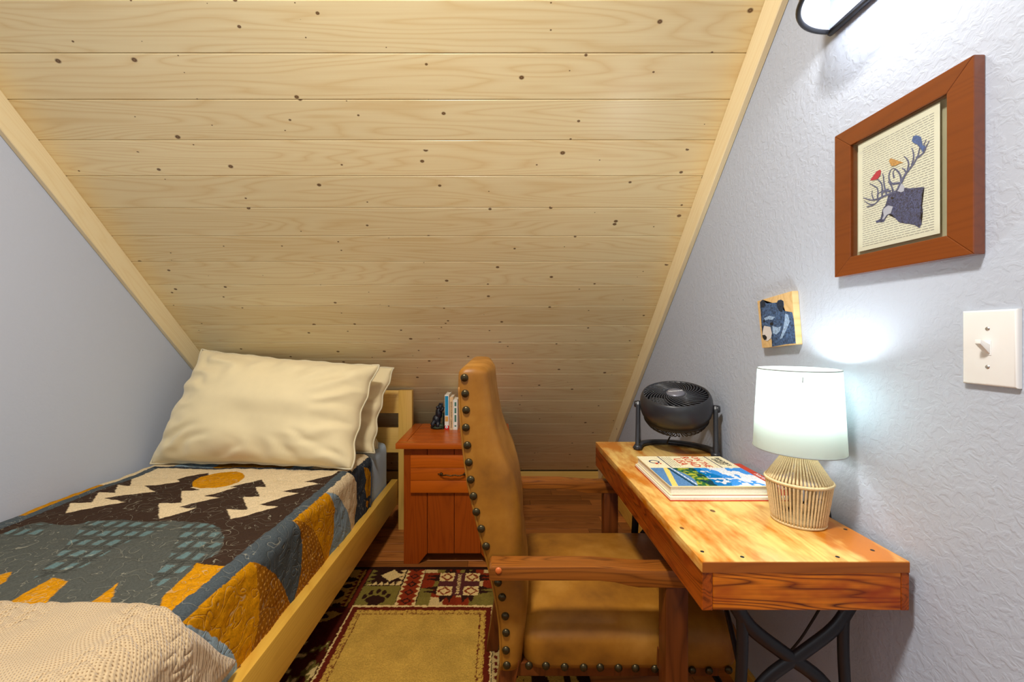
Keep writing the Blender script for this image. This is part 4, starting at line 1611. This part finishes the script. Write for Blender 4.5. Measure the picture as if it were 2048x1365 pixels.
obj('seat_frame', b, 'post_wood', chair)
for ya, yb in ((1.048, 1.062), (1.583, 1.594)):
    b = NB(); box(b, .395, .449, ya, yb, SZ0 + .01, SZ0 + .06); obj('seat_bolt', b, 'post_wood', chair)

# ------------------------------------------------------------------ table lamp
LX, LY = .690, .972
lamp = thing('table_lamp', 'rope-wrapped table lamp with a glowing white drum shade on the desk', 'lamp', (LX, LY, DT))
zb = [(.0515, .004), (.0645, .097), (.0285, .156)]
b = NB()
ns = 54
for i in range(ns):
    a = 2 * PI * i / ns
    a2 = a + .02
    for (r0, z0), (r1, z1) in zip(zb, zb[1:]):
        p0 = (r0 * math.cos(a), r0 * math.sin(a), z0)
        p1 = (r1 * math.cos(a2), r1 * math.sin(a2), z1)
        rr_ = .0023 if r1 > .05 else .0028
        n_ = 9
        pts = [tuple(p0[j] + (p1[j] - p0[j]) * k / n_ for j in range(3)) for k in range(n_ + 1)]
        tube(b, pts, [rr_ * (1.0 if k % 2 else .86) * (1 if r1 > .05 else (1 - .35 * k / n_)) for k in range(n_ + 1)], 6)
obj('rope_cage', b, 'rope', lamp, 'all')['kind'] = 'stuff'
for r0, z0, rr_ in ((.0515, .004, .0032), (.0650, .097, .0036), (.0285, .156, .0036)):
    b = NB(); tube(b, [(r0 * math.cos(2 * PI * i / 40), r0 * math.sin(2 * PI * i / 40), z0) for i in range(41)], rr_, 6, cap=False); obj('rope_ring', b, 'rope', lamp, 'all')
b = NB(); lathe(b, [(0, .0), (.049, .0), (.049, .005), (.012, .007), (.006, .010), (.006, .150), (.013, .155), (.013, .195), (.006, .198)], 24); obj('stem', b, 'rope', lamp, 'all')
b = NB()
for a in (0, 2 * PI / 3, 4 * PI / 3):
    tube(b, [(.010 * math.cos(a), .010 * math.sin(a), .200), (.0875 * math.cos(a), .0875 * math.sin(a), .340)], .0012, 5)
obj('shade_spider', b, 'screw_metal', lamp)
SB, STT = .168, .352
b = NB(); lathe(b, [(.0905, SB), (.0810, STT), (.0800, STT), (.0895, SB), (.0905, SB)], 64); obj('lamp_shade', b, 'lamp_linen', lamp, 'all')
plain('rim_grey', rgb(150, 156, 154), 0.6)
for r0, z0 in ((.0905, SB), (.0808, STT)):
    b = NB(); tube(b, [(r0 * math.cos(2 * PI * i / 64), r0 * math.sin(2 * PI * i / 64), z0) for i in range(65)], .0013, 6, cap=False); obj('shade_rim', b, 'rim_grey', lamp, 'all')
b = NB(); blob(b, (0, 0, .262), (.024, .024, .030)); lathe(b, [(.012, .195), (.013, .235)], 16); obj('bulb', b, 'bulb_glow', lamp, 'all')
cord = [(.02, .03, .01), (.045, .055, .012), (.075, .075, .035), (.088, .06, .02), (.098, .03, -.02)]
b = NB(); tube(b, smoothpath([(.005, .045, .010), (.040, .070, .006), (.075, .050, .030), (.095, .035, .022), (.1005, .030, -.05), (.1005, .03, -.16), (.06, .06, -.30), (.02, .10, -.42), (.0, .16, -.60), (.08, .3, -.70)], 6), .0028, 6)
obj('power_cord', b, 'cord_black', lamp, 'all')
pl = bpy.data.lights.new('table_lamp_light', 'POINT'); pl.energy = 2.3; pl.color = (0.93, 0.98, 1.0); pl.shadow_soft_size = .028
po = bpy.data.objects.new('table_lamp_light', pl); po.location = (LX, LY, DT + .30); C.objects.link(po)

# ------------------------------------------------------------------ books on the desk
def cover_grid(name, x0, x1, y0, y1, z, fn, parent, n=(150, 140)):
    xs = np.linspace(x0, x1, n[0]); ys = np.linspace(y0, y1, n[1])
    Xc, Yc = np.meshgrid(xs, ys, indexing='xy')
    c = fn((Xc - x0) / (x1 - x0), (Yc - y0) / (y1 - y0))
    o = grid_mesh(name, Xc, Yc, np.full(Xc.shape, z), np.clip(c, 0, 1), 'printed_cover', None)
    o.parent = parent
    return o


bt = thing('book', 'thin red-covered atlas lying under the road-trip book on the desk', 'book', (0, 0, 0), 0, None)
rz = math.radians(-1.5)
bt.location = (.440, 1.086, DT); bt.rotation_euler = (0, 0, 0)
b = NB(); box(b, 0, .344, 0, .285, .0004, .003, bev=.0008, seg=1); obj('back_cover', b, 'cover_red', bt)
b = NB(); box(b, .001, .343, .001, .283, .003, .0095); obj('pages', b, 'page_edge', bt)
b = NB(); box(b, .012, .3435, .014, .284, .0095, .0102); obj('front_cover', b, 'cover_red', bt)
text('cover_title', 'North Carolina', .021, frame_mtx((.333, .120, .0103), (0, -1, 0), (1, 0, 0)), 'ink_white', bt)
bk = thing('book', 'road-trip book with cream strip, road and blue sky cover, on top of the red atlas', 'book', (.445, 1.100, DT + .0108), 0)
BT = .0235
BWd, BLn = .272, .268
b = NB(); box(b, 0, BWd, 0, BLn, 0, .0022, bev=.0006, seg=1); obj('back_cover', b, 'cover_cream', bk)
b = NB(); box(b, .004, BWd - .003, .004, BLn - .003, .0022, BT - .0026); obj('pages', b, 'page_edge', bk)
b = NB(); box(b, 0, BWd, 0, BLn, BT - .0024, BT, bev=.0006, seg=1); obj('front_cover', b, 'cover_cream', bk)


def roadcover(U, V):
    """U to the wall (top of the cover), V away from the viewer"""
    c = np.empty(U.shape + (3,))
    sky = np.array(rgb(60, 150, 235)[:3]); white = np.array(rgb(236, 240, 246)[:3])
    grn = np.array(rgb(58, 118, 58)[:3]); yel = np.array(rgb(196, 200, 70)[:3]); road = np.array(rgb(96, 140, 190)[:3])
    lake = np.array(rgb(10, 120, 190)[:3]); dk = np.array(rgb(30, 66, 80)[:3]); crm = np.array(rgb(246, 236, 198)[:3])
    n = fbm(U * 1.0, V * 1.0, 9, 2, 3)
    n2 = fbm(U, V, 22, 5, 2)
    c[:] = sky
    c[(n > .56)] = white
    c[(U > .62) & (U < .80) & (V < .75) & (n > .42)] = white
    lk = (U > .44) & (U < .60 + .06 * np.sin(V * 9)); c[lk] = lake; c[lk & (n2 > .6)] = white * .9
    gr = (U > .27 + .05 * np.sin(V * 7)) & (U <= .47 + .06 * (n - .5)); c[gr] = grn; c[gr & (n2 > .55)] = yel * .8; c[gr & (n2 < .4)] = dk
    rd = U <= .27 + .05 * np.sin(V * 7); c[rd] = road
    c[rd & (np.abs(U - (.05 + .22 * V)) < .028)] = np.array(rgb(244, 220, 120)[:3])
    c[rd & (np.abs(U - (.25 - .10 * V)) < .012)] = dk
    c[rd & (np.abs(U - (.285 - .1 * V)) < .006)] = white
    strip = V > .555
    c[strip] = crm
    for u_ in (.245, .80):
        c[strip & (np.abs(U - u_) < .007)] = np.array(rgb(60, 50, 90)[:3])
    return c


cover_grid('cover_picture', .001, BWd - .001, .001, BLn - .001, BT + .0004, roadcover, bk)
ztx = BT + .0008
vt = BLn * .78
for i, (s_, u_, sz) in enumerate((('ON THE', .665, .030), ('ROAD', .545, .037), ('USA', .430, .037))):
    text('cover_title', s_, sz, frame_mtx((BWd * u_, vt, ztx), (0, -1, 0), (1, 0, 0)), 'ink_red', bk)
text('cover_heading', "READER'S", .019, frame_mtx((BWd * .915, vt, ztx), (0, -1, 0), (1, 0, 0)), 'ink_black', bk)
text('cover_heading', "DIGEST", .019, frame_mtx((BWd * .855, vt, ztx), (0, -1, 0), (1, 0, 0)), 'ink_black', bk)
b = NB()
for k in range(4):
    box(b, BWd * (.275 + k * .028), BWd * (.280 + k * .028), BLn * .60, BLn * .95, ztx, ztx + .0002)
obj('cover_small_print', b, 'ink_grey', bk)
b = NB(); lathe(b, [(.016, 0), (.016, .0004), (.012, .0004), (.012, 0)], 24, mtx=Matrix.Translation((BWd * .13, vt, BT + .0006))); obj('cover_emblem', b, 'ink_navy', bk)
b = NB(); box(b, BWd * .12, BWd * .15, vt - .024, vt - .012, ztx, ztx + .0003); box(b, BWd * .17, BWd * .185, vt - .024, vt - .014, ztx, ztx + .0003); obj('emblem_stripe', b, 'ink_red', bk)

# ------------------------------------------------------------------ fan
fan = thing('fan', 'black tabletop air circulator fan tilted upward on the desk beside the wall', 'fan', (.648, 1.550, DT), math.radians(-24))
# stand: two arms and a crescent foot
b = NB()
ringp = [(.130 * math.cos(a), .100 * math.sin(a) - .005, .010) for a in [PI * k / 24 for k in range(25)]]
tube(b, [(-.131, -.045, .010)] + ringp[::-1] + [(.131, -.045, .010)], [.016] * 27, 8, ((0, 0, 1), .62))
obj('stand_foot', b, 'black_plastic', fan, 'all')
for s in (-1, 1):
    b = NB()
    prism(b, [(-.048, .002), (.034, .002), (.030, .03), (.018, .09), (.013, .165), (.005, .180), (-.009, .180), (-.017, .165), (-.026, .09), (-.040, .03)], 'x', s * .124, s * .139, bev=.004)
    obj('stand_arm', b, 'black_plastic', fan, 'all')
    b = NB(); lathe(b, [(0, .008), (.010, .008), (.013, .004), (.013, -.004), (.008, -.012)], 18, mtx=Matrix.Translation((s * .138, -.002, .166)) @ Matrix.Rotation(s * PI / 2, 4, 'Y'))
    obj('pivot_knob', b, 'black_plastic', fan, 'all')
tilt = Matrix.Translation((0, -.002, .166)) @ Matrix.Rotation(math.radians(17), 4, 'X') @ Matrix.Diagonal((1.09, 1.09, 1.24, 1))
b = NB()
prof = [(.099, .040), (.1015, .0445), (.1045, .043), (.109, .036), (.1125, .026), (.1145, .010), (.1135, -.006), (.109, -.020), (.1065, -.022), (.100, -.036), (.097, -.036), (.100, -.006), (.100, .03), (.099, .040)]
lathe(b, prof, 56, mtx=tilt); hous = obj('housing', b, 'black_plastic', fan, 'all')
b = NB()
for i in range(34):          # swirling front blades of the grille
    a0 = 2 * PI * i / 34
    pts = []
    for k in range(9):
        t_ = k / 8
        r_ = .030 + .070 * t_
        a = a0 + 1.25 * (t_ ** .8)
        pts.append(tilt @ Vector((r_ * math.cos(a), r_ * math.sin(a), .044 - .003 * t_ + .003 * math.sin(PI * t_))))
    tube(b, pts, .0017, 5)
obj('front_grille', b, 'grille_grey', hous, 'all')
b = NB(); lathe(b, [(0, .050), (.022, .0495), (.027, .047), (.031, .043), (.031, .038)], 32, mtx=tilt); hub = obj('hub', b, 'hub_grey', hous, 'all')
tm = tilt @ frame_mtx((0, 0, .0505), (math.cos(math.radians(20)), math.sin(math.radians(20)), 0), (-math.sin(math.radians(20)), math.cos(math.radians(20)), 0))
text('hub_lettering', 'Honeywell', .0105, tm, 'ink_white', hub)
b = NB()
for i in range(5):           # the three-lobed propeller seen between the bars
    a0 = 2 * PI * i / 5
    t = bmesh.new()
    g = []
    for k in range(7):
        r_ = .02 + .068 * k / 6
        g.append([t.verts.new((r_ * math.cos(a0 + w_ * .5 + k * .05), r_ * math.sin(a0 + w_ * .5 + k * .05), .014 - .018 * w_)) for w_ in (0, .5, 1)])
    for A_, B_ in zip(g, g[1:]):
        for j in range(2):
            t.faces.new((A_[j], A_[j + 1], B_[j + 1], B_[j]))
    join(b, t, tilt)
lathe(b, [(0, .03), (.02, .03), (.022, -.02), (0, -.02)], 20, mtx=tilt)
obj('fan_blade', b, 'black_plastic_dull', hous, 'all')
b = NB()
for i in range(40):          # rear cage
    a = 2 * PI * i / 40
    pts = []
    for k in range(7):
        th = k / 6 * PI / 2
        r_ = .030 + .070 * math.cos(th)
        pts.append(tilt @ Vector((r_ * math.cos(a + k * .05), r_ * math.sin(a + k * .05), -.034 - .038 * math.sin(th))))
    tube(b, pts, .0017, 5)
lathe(b, [(0, -.074), (.030, -.073), (.034, -.069), (.034, -.060), (0, -.050)], 24, mtx=tilt)
lathe(b, [(.102, -.032), (.103, -.038), (.098, -.040)], 40, mtx=tilt)
obj('rear_cage', b, 'black_plastic_dull', hous, 'all')
b = NB(); tube(b, smoothpath([(-.02, .03, .045), (-.03, .06, .012), (.0, .12, .004), (.06, .175, -.03), (.05, .18, -.2), (.0, .2, -.5)], 5), .0028, 6); obj('power_cord', b, 'cord_black', fan, 'all')

# ------------------------------------------------------------------ framed print
FXF = WX1 - .020
fy0, fy1, fz0, fz1 = .6914, .9794, H + .1325, H + .4610
oy0, oy1, oz0, oz1 = .734, .9355, H + .1726, H + .421
pic = thing('framed_print', 'brown wood framed print of an antlered moose with birds, on the right wall', 'picture', (0, 0, 0))
for nm, (a0, a1, a2, a3) in {'bottom': (fy0, fy1, fz0, oz0), 'top': (fy0, fy1, oz1, fz1)}.items():
    b = NB()
    prism(b, [(fy0, a2), (fy1, a2), (oy1, a3), (oy0, a3)] if nm == 'bottom' else [(oy0, a2), (oy1, a2), (fy1, a3), (fy0, a3)], 'x', FXF, WX1 - .0005, bev=.0015)
    obj('frame_rail', b, 'frame_wood', pic)
for y0, y1, i0, i1 in ((fy0, oy0, 0, 1), (oy1, fy1, 1, 0)):
    b = NB()
    poly = [(y0, fz0), (y1, oz0), (y1, oz1), (y0, fz1)] if i0 == 0 else [(y0, oz0), (y1, fz0), (y1, fz1), (y0, oz1)]
    prism(b, poly, 'x', FXF, WX1 - .0005, bev=.0015)
    obj('frame_rail', b, 'frame_wood', pic)
b = NB(); box(b, WX1 - .004, WX1 - .001, oy0 - .002, oy1 + .002, oz0 - .002, oz1 + .002); obj('mat_board', b, 'mat_board', pic)
PX = .7875
b = NB(); box(b, PX, PX + .0006, .752, .9235, H + .181, H + .416); paper = obj('print_sheet', b, 'print_paper', pic)
b = NB(); box(b, PX - .004, PX - .003, oy0 + .0005, oy1 - .0005, oz0 + .0005, oz1 - .0005); obj('glass', b, 'picture_glass', pic)


def zp(x, y):
    return on_wall(1690 + x / 4.552, 220 + y / 4.552, PX)


def flat(name, poly, x, m, parent):
    """thin printed shape on a plane of constant x; poly is in (y,z)"""
    b = NB()
    A = [b.verts.new((x, p[0], p[1])) for p in poly]
    f = b.faces.new(A)
    bmesh.ops.triangulate(b, faces=[f])
    return obj(name, b, m, parent)


b = NB()
rr_ = random.Random(3)
for k in range(46):
    z = H + .190 + k * .0047
    y_ = .762
    while y_ < .912:
        w_ = rr_.uniform(.004, .012)
        box(b, PX - .0002, PX, y_, min(y_ + w_, .912), z, z + .0011)
        y_ += w_ + .0018
obj('printed_text', b, 'print_text', paper)['kind'] = 'stuff'
flat('moose_head', [zp(*p) for p in ((540, 710), (600, 715), (680, 705), (725, 705), (705, 760), (700, 830), (712, 925), (690, 960), (700, 1040), (680, 1075), (640, 1050), (600, 1040),
     (560, 1035), (520, 1030), (490, 1020), (460, 985), (425, 950), (395, 955), (375, 985), (355, 1020), (330, 1025), (310, 1022), (290, 1030), (280, 1012), (300, 1005), (325, 990), (335, 950),
     (345, 905), (370, 870), (385, 820), (395, 780), (410, 755), (450, 740), (490, 720))], PX - .0006, 'moose_ink', paper)
flat('moose_muzzle', [zp(*p) for p in ((355, 900), (395, 870), (440, 880), (420, 940), (385, 955), (362, 990), (345, 1000), (340, 960))], PX - .0008, 'antler_pale', paper)
flat('moose_nostril', [zp(*p) for p in ((340, 930), (352, 925), (356, 965), (345, 985), (336, 975))], PX - .0010, 'moose_ink', paper)
flat('moose_eye', [zp(*p) for p in ((418, 800), (432, 790), (448, 798), (444, 812), (426, 814))], PX - .0010, 'ink_black', paper)
flat('moose_ear', [zp(*p) for p in ((480, 740), (490, 700), (520, 670), (545, 700), (540, 740), (515, 750))], PX - .0009, 'antler_pale', paper)
b = NB()
for st_, w_ in (([(470, 740), (400, 768), (330, 800), (270, 860), (200, 885)], 2.0), ([(270, 860), (225, 858), (180, 830)], 1.2), ([(330, 800), (250, 822), (170, 800)], 1.5), ([(262, 815), (248, 770), (252, 735)], 1.2),
                 ([(300, 800), (300, 720), (262, 690), (228, 672)], 1.4), ([(340, 790), (340, 690), (320, 650), (296, 632)], 1.6), ([(380, 765), (360, 690), (352, 600), (342, 585)], 1.6), ([(480, 730), (520, 650), (560, 575), (620, 500), (665, 420), (685, 330)], 2.4),
                 ([(515, 655), (505, 590), (470, 545), (440, 530)], 1.8), ([(500, 665), (430, 670), (402, 620), (412, 560), (436, 532)], 1.8), ([(440, 740), (425, 690), (395, 650)], 1.8), ([(560, 575), (545, 545), (520, 530)], 1.4), ([(572, 545), (582, 480), (560, 440), (538, 422)], 1.5),
                 ([(610, 505), (628, 430), (622, 375), (610, 345)], 1.5), ([(650, 440), (715, 392), (745, 330), (772, 278)], 1.6), ([(705, 370), (720, 320), (742, 270)], 1.3), ([(420, 740), (370, 740), (330, 760)], 2.0), ([(400, 720), (330, 745), (290, 780)], 1.4), ([(450, 620), (440, 570), (455, 545)], 1.4)):
    pts = [Vector((PX - .0007, *zp(*p))) for p in st_]
    pts = smoothpath(pts, 4)
    n_ = len(pts)
    tube(b, pts, [.0013 * w_ * (1 - .7 * i / n_) for i in range(n_)], 5, ((1, 0, 0), .12))
obj('antlers', b, 'antler_ink', paper)
flat('red_bird', [zp(*p) for p in ((232, 642), (252, 612), (290, 562), (318, 545), (332, 552), (328, 590), (300, 630), (262, 640))], PX - .0010, 'bird_red', paper)
flat('yellow_bird', [zp(*p) for p in ((405, 460), (420, 440), (450, 450), (490, 465), (538, 480), (500, 488), (460, 510), (425, 510), (410, 480))], PX - .0010, 'bird_yellow', paper)
flat('blue_bird', [zp(*p) for p in ((612, 282), (625, 240), (655, 230), (695, 245), (706, 290), (712, 325), (740, 330), (712, 385), (692, 352), (662, 315), (630, 302))], PX - .0010, 'bird_blue', paper)

# ------------------------------------------------------------------ bear plaque (wood block, turned a little on its nail)
plq = thing('bear_plaque', 'small tilted wooden block with a painted black bear, on the wall above the fan', 'plaque', (0, 0, 0))
QXF = WX1 - .018


def zq(x, y):
    return on_wall(1490 + x / 8.533, 550 + y / 8.533, QXF)


TLq, TRq, BRq, BLq = zq(208, 450), zq(800, 275), zq(872, 1188), zq(292, 1250)
b = NB(); prism(b, [BLq, BRq, TRq, TLq], 'x', QXF, WX1 - .0008, bev=.001); obj('wood_block', b, 'plaque_wood', plq)
bear_o = flat('bear_body', [zq(*p) for p in ((258, 465), (300, 425), (345, 440), (380, 490), (470, 480), (545, 475), (570, 435), (620, 425), (660, 450), (668, 510), (655, 600), (690, 620), (810, 640),
     (835, 760), (850, 900), (870, 1170), (700, 1185), (500, 1222), (462, 1230), (470, 1160), (450, 1080), (380, 1135), (330, 1110), (300, 1040), (305, 960), (295, 850), (285, 740), (262, 560))], QXF - .0006, 'bear_fur', plq)
flat('bear_ear', [zq(*p) for p in ((262, 470), (300, 432), (340, 450), (355, 510), (320, 560), (275, 560))], QXF - .0009, 'bear_dark', plq)
flat('bear_ear', [zq(*p) for p in ((545, 500), (575, 445), (620, 432), (655, 465), (660, 560), (640, 640), (590, 620), (560, 570))], QXF - .0009, 'bear_dark', plq)
flat('bear_cheek', [zq(*p) for p in ((470, 870), (560, 900), (620, 880), (600, 960), (540, 1020), (480, 1000))], QXF - .0009, 'bear_light', plq)
flat('bear_neck', [zq(*p) for p in ((690, 660), (740, 680), (770, 800), (700, 960), (640, 1080), (600, 1100), (660, 900), (680, 780))], QXF - .0009, 'bear_light', plq)
flat('bear_muzzle', [zq(*p) for p in ((330, 870), (440, 890), (465, 1000), (450, 1080), (390, 1130), (345, 1120), (305, 1045), (310, 960))], QXF - .0010, 'bear_muzzle', plq)
flat('bear_nose', [zq(*p) for p in ((300, 1030), (345, 1025), (380, 1060), (375, 1105), (340, 1115), (312, 1080))], QXF - .0013, 'ink_black', plq)
flat('bear_eye', [zq(*p) for p in ((430, 830), (465, 810), (495, 835), (470, 865), (440, 862))], QXF - .0013, 'ink_black', plq)
flat('bear_eye', [zq(*p) for p in ((315, 780), (340, 765), (350, 800), (330, 820))], QXF - .0013, 'ink_black', plq)
flat('bear_brow', [zq(*p) for p in ((330, 740), (420, 700), (520, 720), (470, 770), (400, 760), (350, 780))], QXF - .0009, 'bear_light', plq)

# ------------------------------------------------------------------ light switch
sw = thing('light_switch', 'white toggle light switch plate at the right edge of the wall', 'switch', (0, 0, 0))
sy0, sy1, sz0, sz1 = .6431, .7201, H - .0837, H + .0394
b = NB()
t = bmesh.new()
box(t, WX1 - .0084, WX1 - .0004, sy0, sy1, sz0, sz1)
bmesh.ops.bevel(t, geom=[e for e in t.edges if all(v.co.x < WX1 - .005 for v in e.verts)], offset=.004, segments=4, profile=.5, affect='EDGES')
join(b, t); obj('plate', b, 'white_plastic', sw, True)
cyy, czz = (sy0 + sy1) / 2 + .0005, (sz0 + sz1) / 2
b = NB(); box(b, WX1 - .0090, WX1 - .0080, cyy - .0055, cyy + .0055, czz - .012, czz + .012, bev=.0003, seg=1); obj('toggle_collar', b, 'white_plastic', sw)
b = NB(); prism(b, [(WX1 - .0088, czz - .010), (WX1 - .0088, czz + .006), (WX1 - .024, czz + .014), (WX1 - .025, czz + .007)], 'y', cyy - .0042, cyy + .0042, bev=.0012); obj('toggle', b, 'white_plastic', sw, True)
for dz in (-.031, .031):
    b = NB(); lathe(b, [(0, .0012), (.0024, .001), (.0034, 0)], 14, mtx=Matrix.Translation((WX1 - .0085, cyy, czz + dz)) @ Matrix.Rotation(-PI / 2, 4, 'Y')); obj('screw', b, 'screw_metal', sw, True)

# ------------------------------------------------------------------ wall sconce at the top
SX, SY, SZ = WX1 - .004, .865, H + .720
sc_ = thing('wall_sconce', 'dark-rimmed half-round wall sconce with a white inside, high on the right wall', 'lamp', (0, 0, 0))
b = NB(); box(b, WX1 - .022, WX1 - .0005, SY - .135, SY + .135, SZ, SZ + .20, bev=.003); obj('backplate', b, 'shade_white', sc_, True)
R_ = .135
b = NB(); lathe(b, [(R_, 0), (R_ - .02, .20), (R_ - .024, .20), (R_ - .004, 0)], 32, center=(WX1 - .020, SY, SZ), a0=PI / 2, a1=3 * PI / 2); obj('shade', b, 'shade_white', sc_, 'all')
b = NB(); lathe(b, [(R_ + .0012, .004), (R_ - .0185, .201), (R_ - .019, .203)], 32, center=(WX1 - .020, SY, SZ), a0=PI / 2, a1=3 * PI / 2); obj('shade_cover', b, 'bronze_copper', sc_, 'all')
b = NB()
arc = [(WX1 - .020 + R_ * math.cos(a), SY + R_ * math.sin(a), SZ) for a in [PI / 2 + PI * k / 32 for k in range(33)]]
tube(b, arc, .0055, 8)
tube(b, [(WX1 - .012, SY - .138, SZ), (WX1 - .012, SY + .138, SZ)], .0085, 8)
obj('rim', b, 'dark_bronze', sc_, 'all')
b = NB(); box(b, WX1 - .075, WX1 - .022, SY + .035, SY + .060, SZ + .055, SZ + .075, bev=.004); tube(b, [(WX1 - .07, SY + .047, SZ + .06), (WX1 - .07, SY + .01, SZ + .04)], .006, 8)
obj('socket_holder', b, 'hub_grey', sc_, True)
b = NB(); blob(b, (WX1 - .075, SY - .02, SZ + .075), (.024, .024, .03)); obj('bulb', b, 'bulb_glow', sc_, 'all')
pl = bpy.data.lights.new('wall_sconce_light', 'POINT'); pl.energy = 3.0; pl.color = (1.0, 0.98, 0.93); pl.shadow_soft_size = .03
po = bpy.data.objects.new('wall_sconce_light', pl); po.location = (WX1 - .075, SY - .02, SZ + .035); C.objects.link(po)
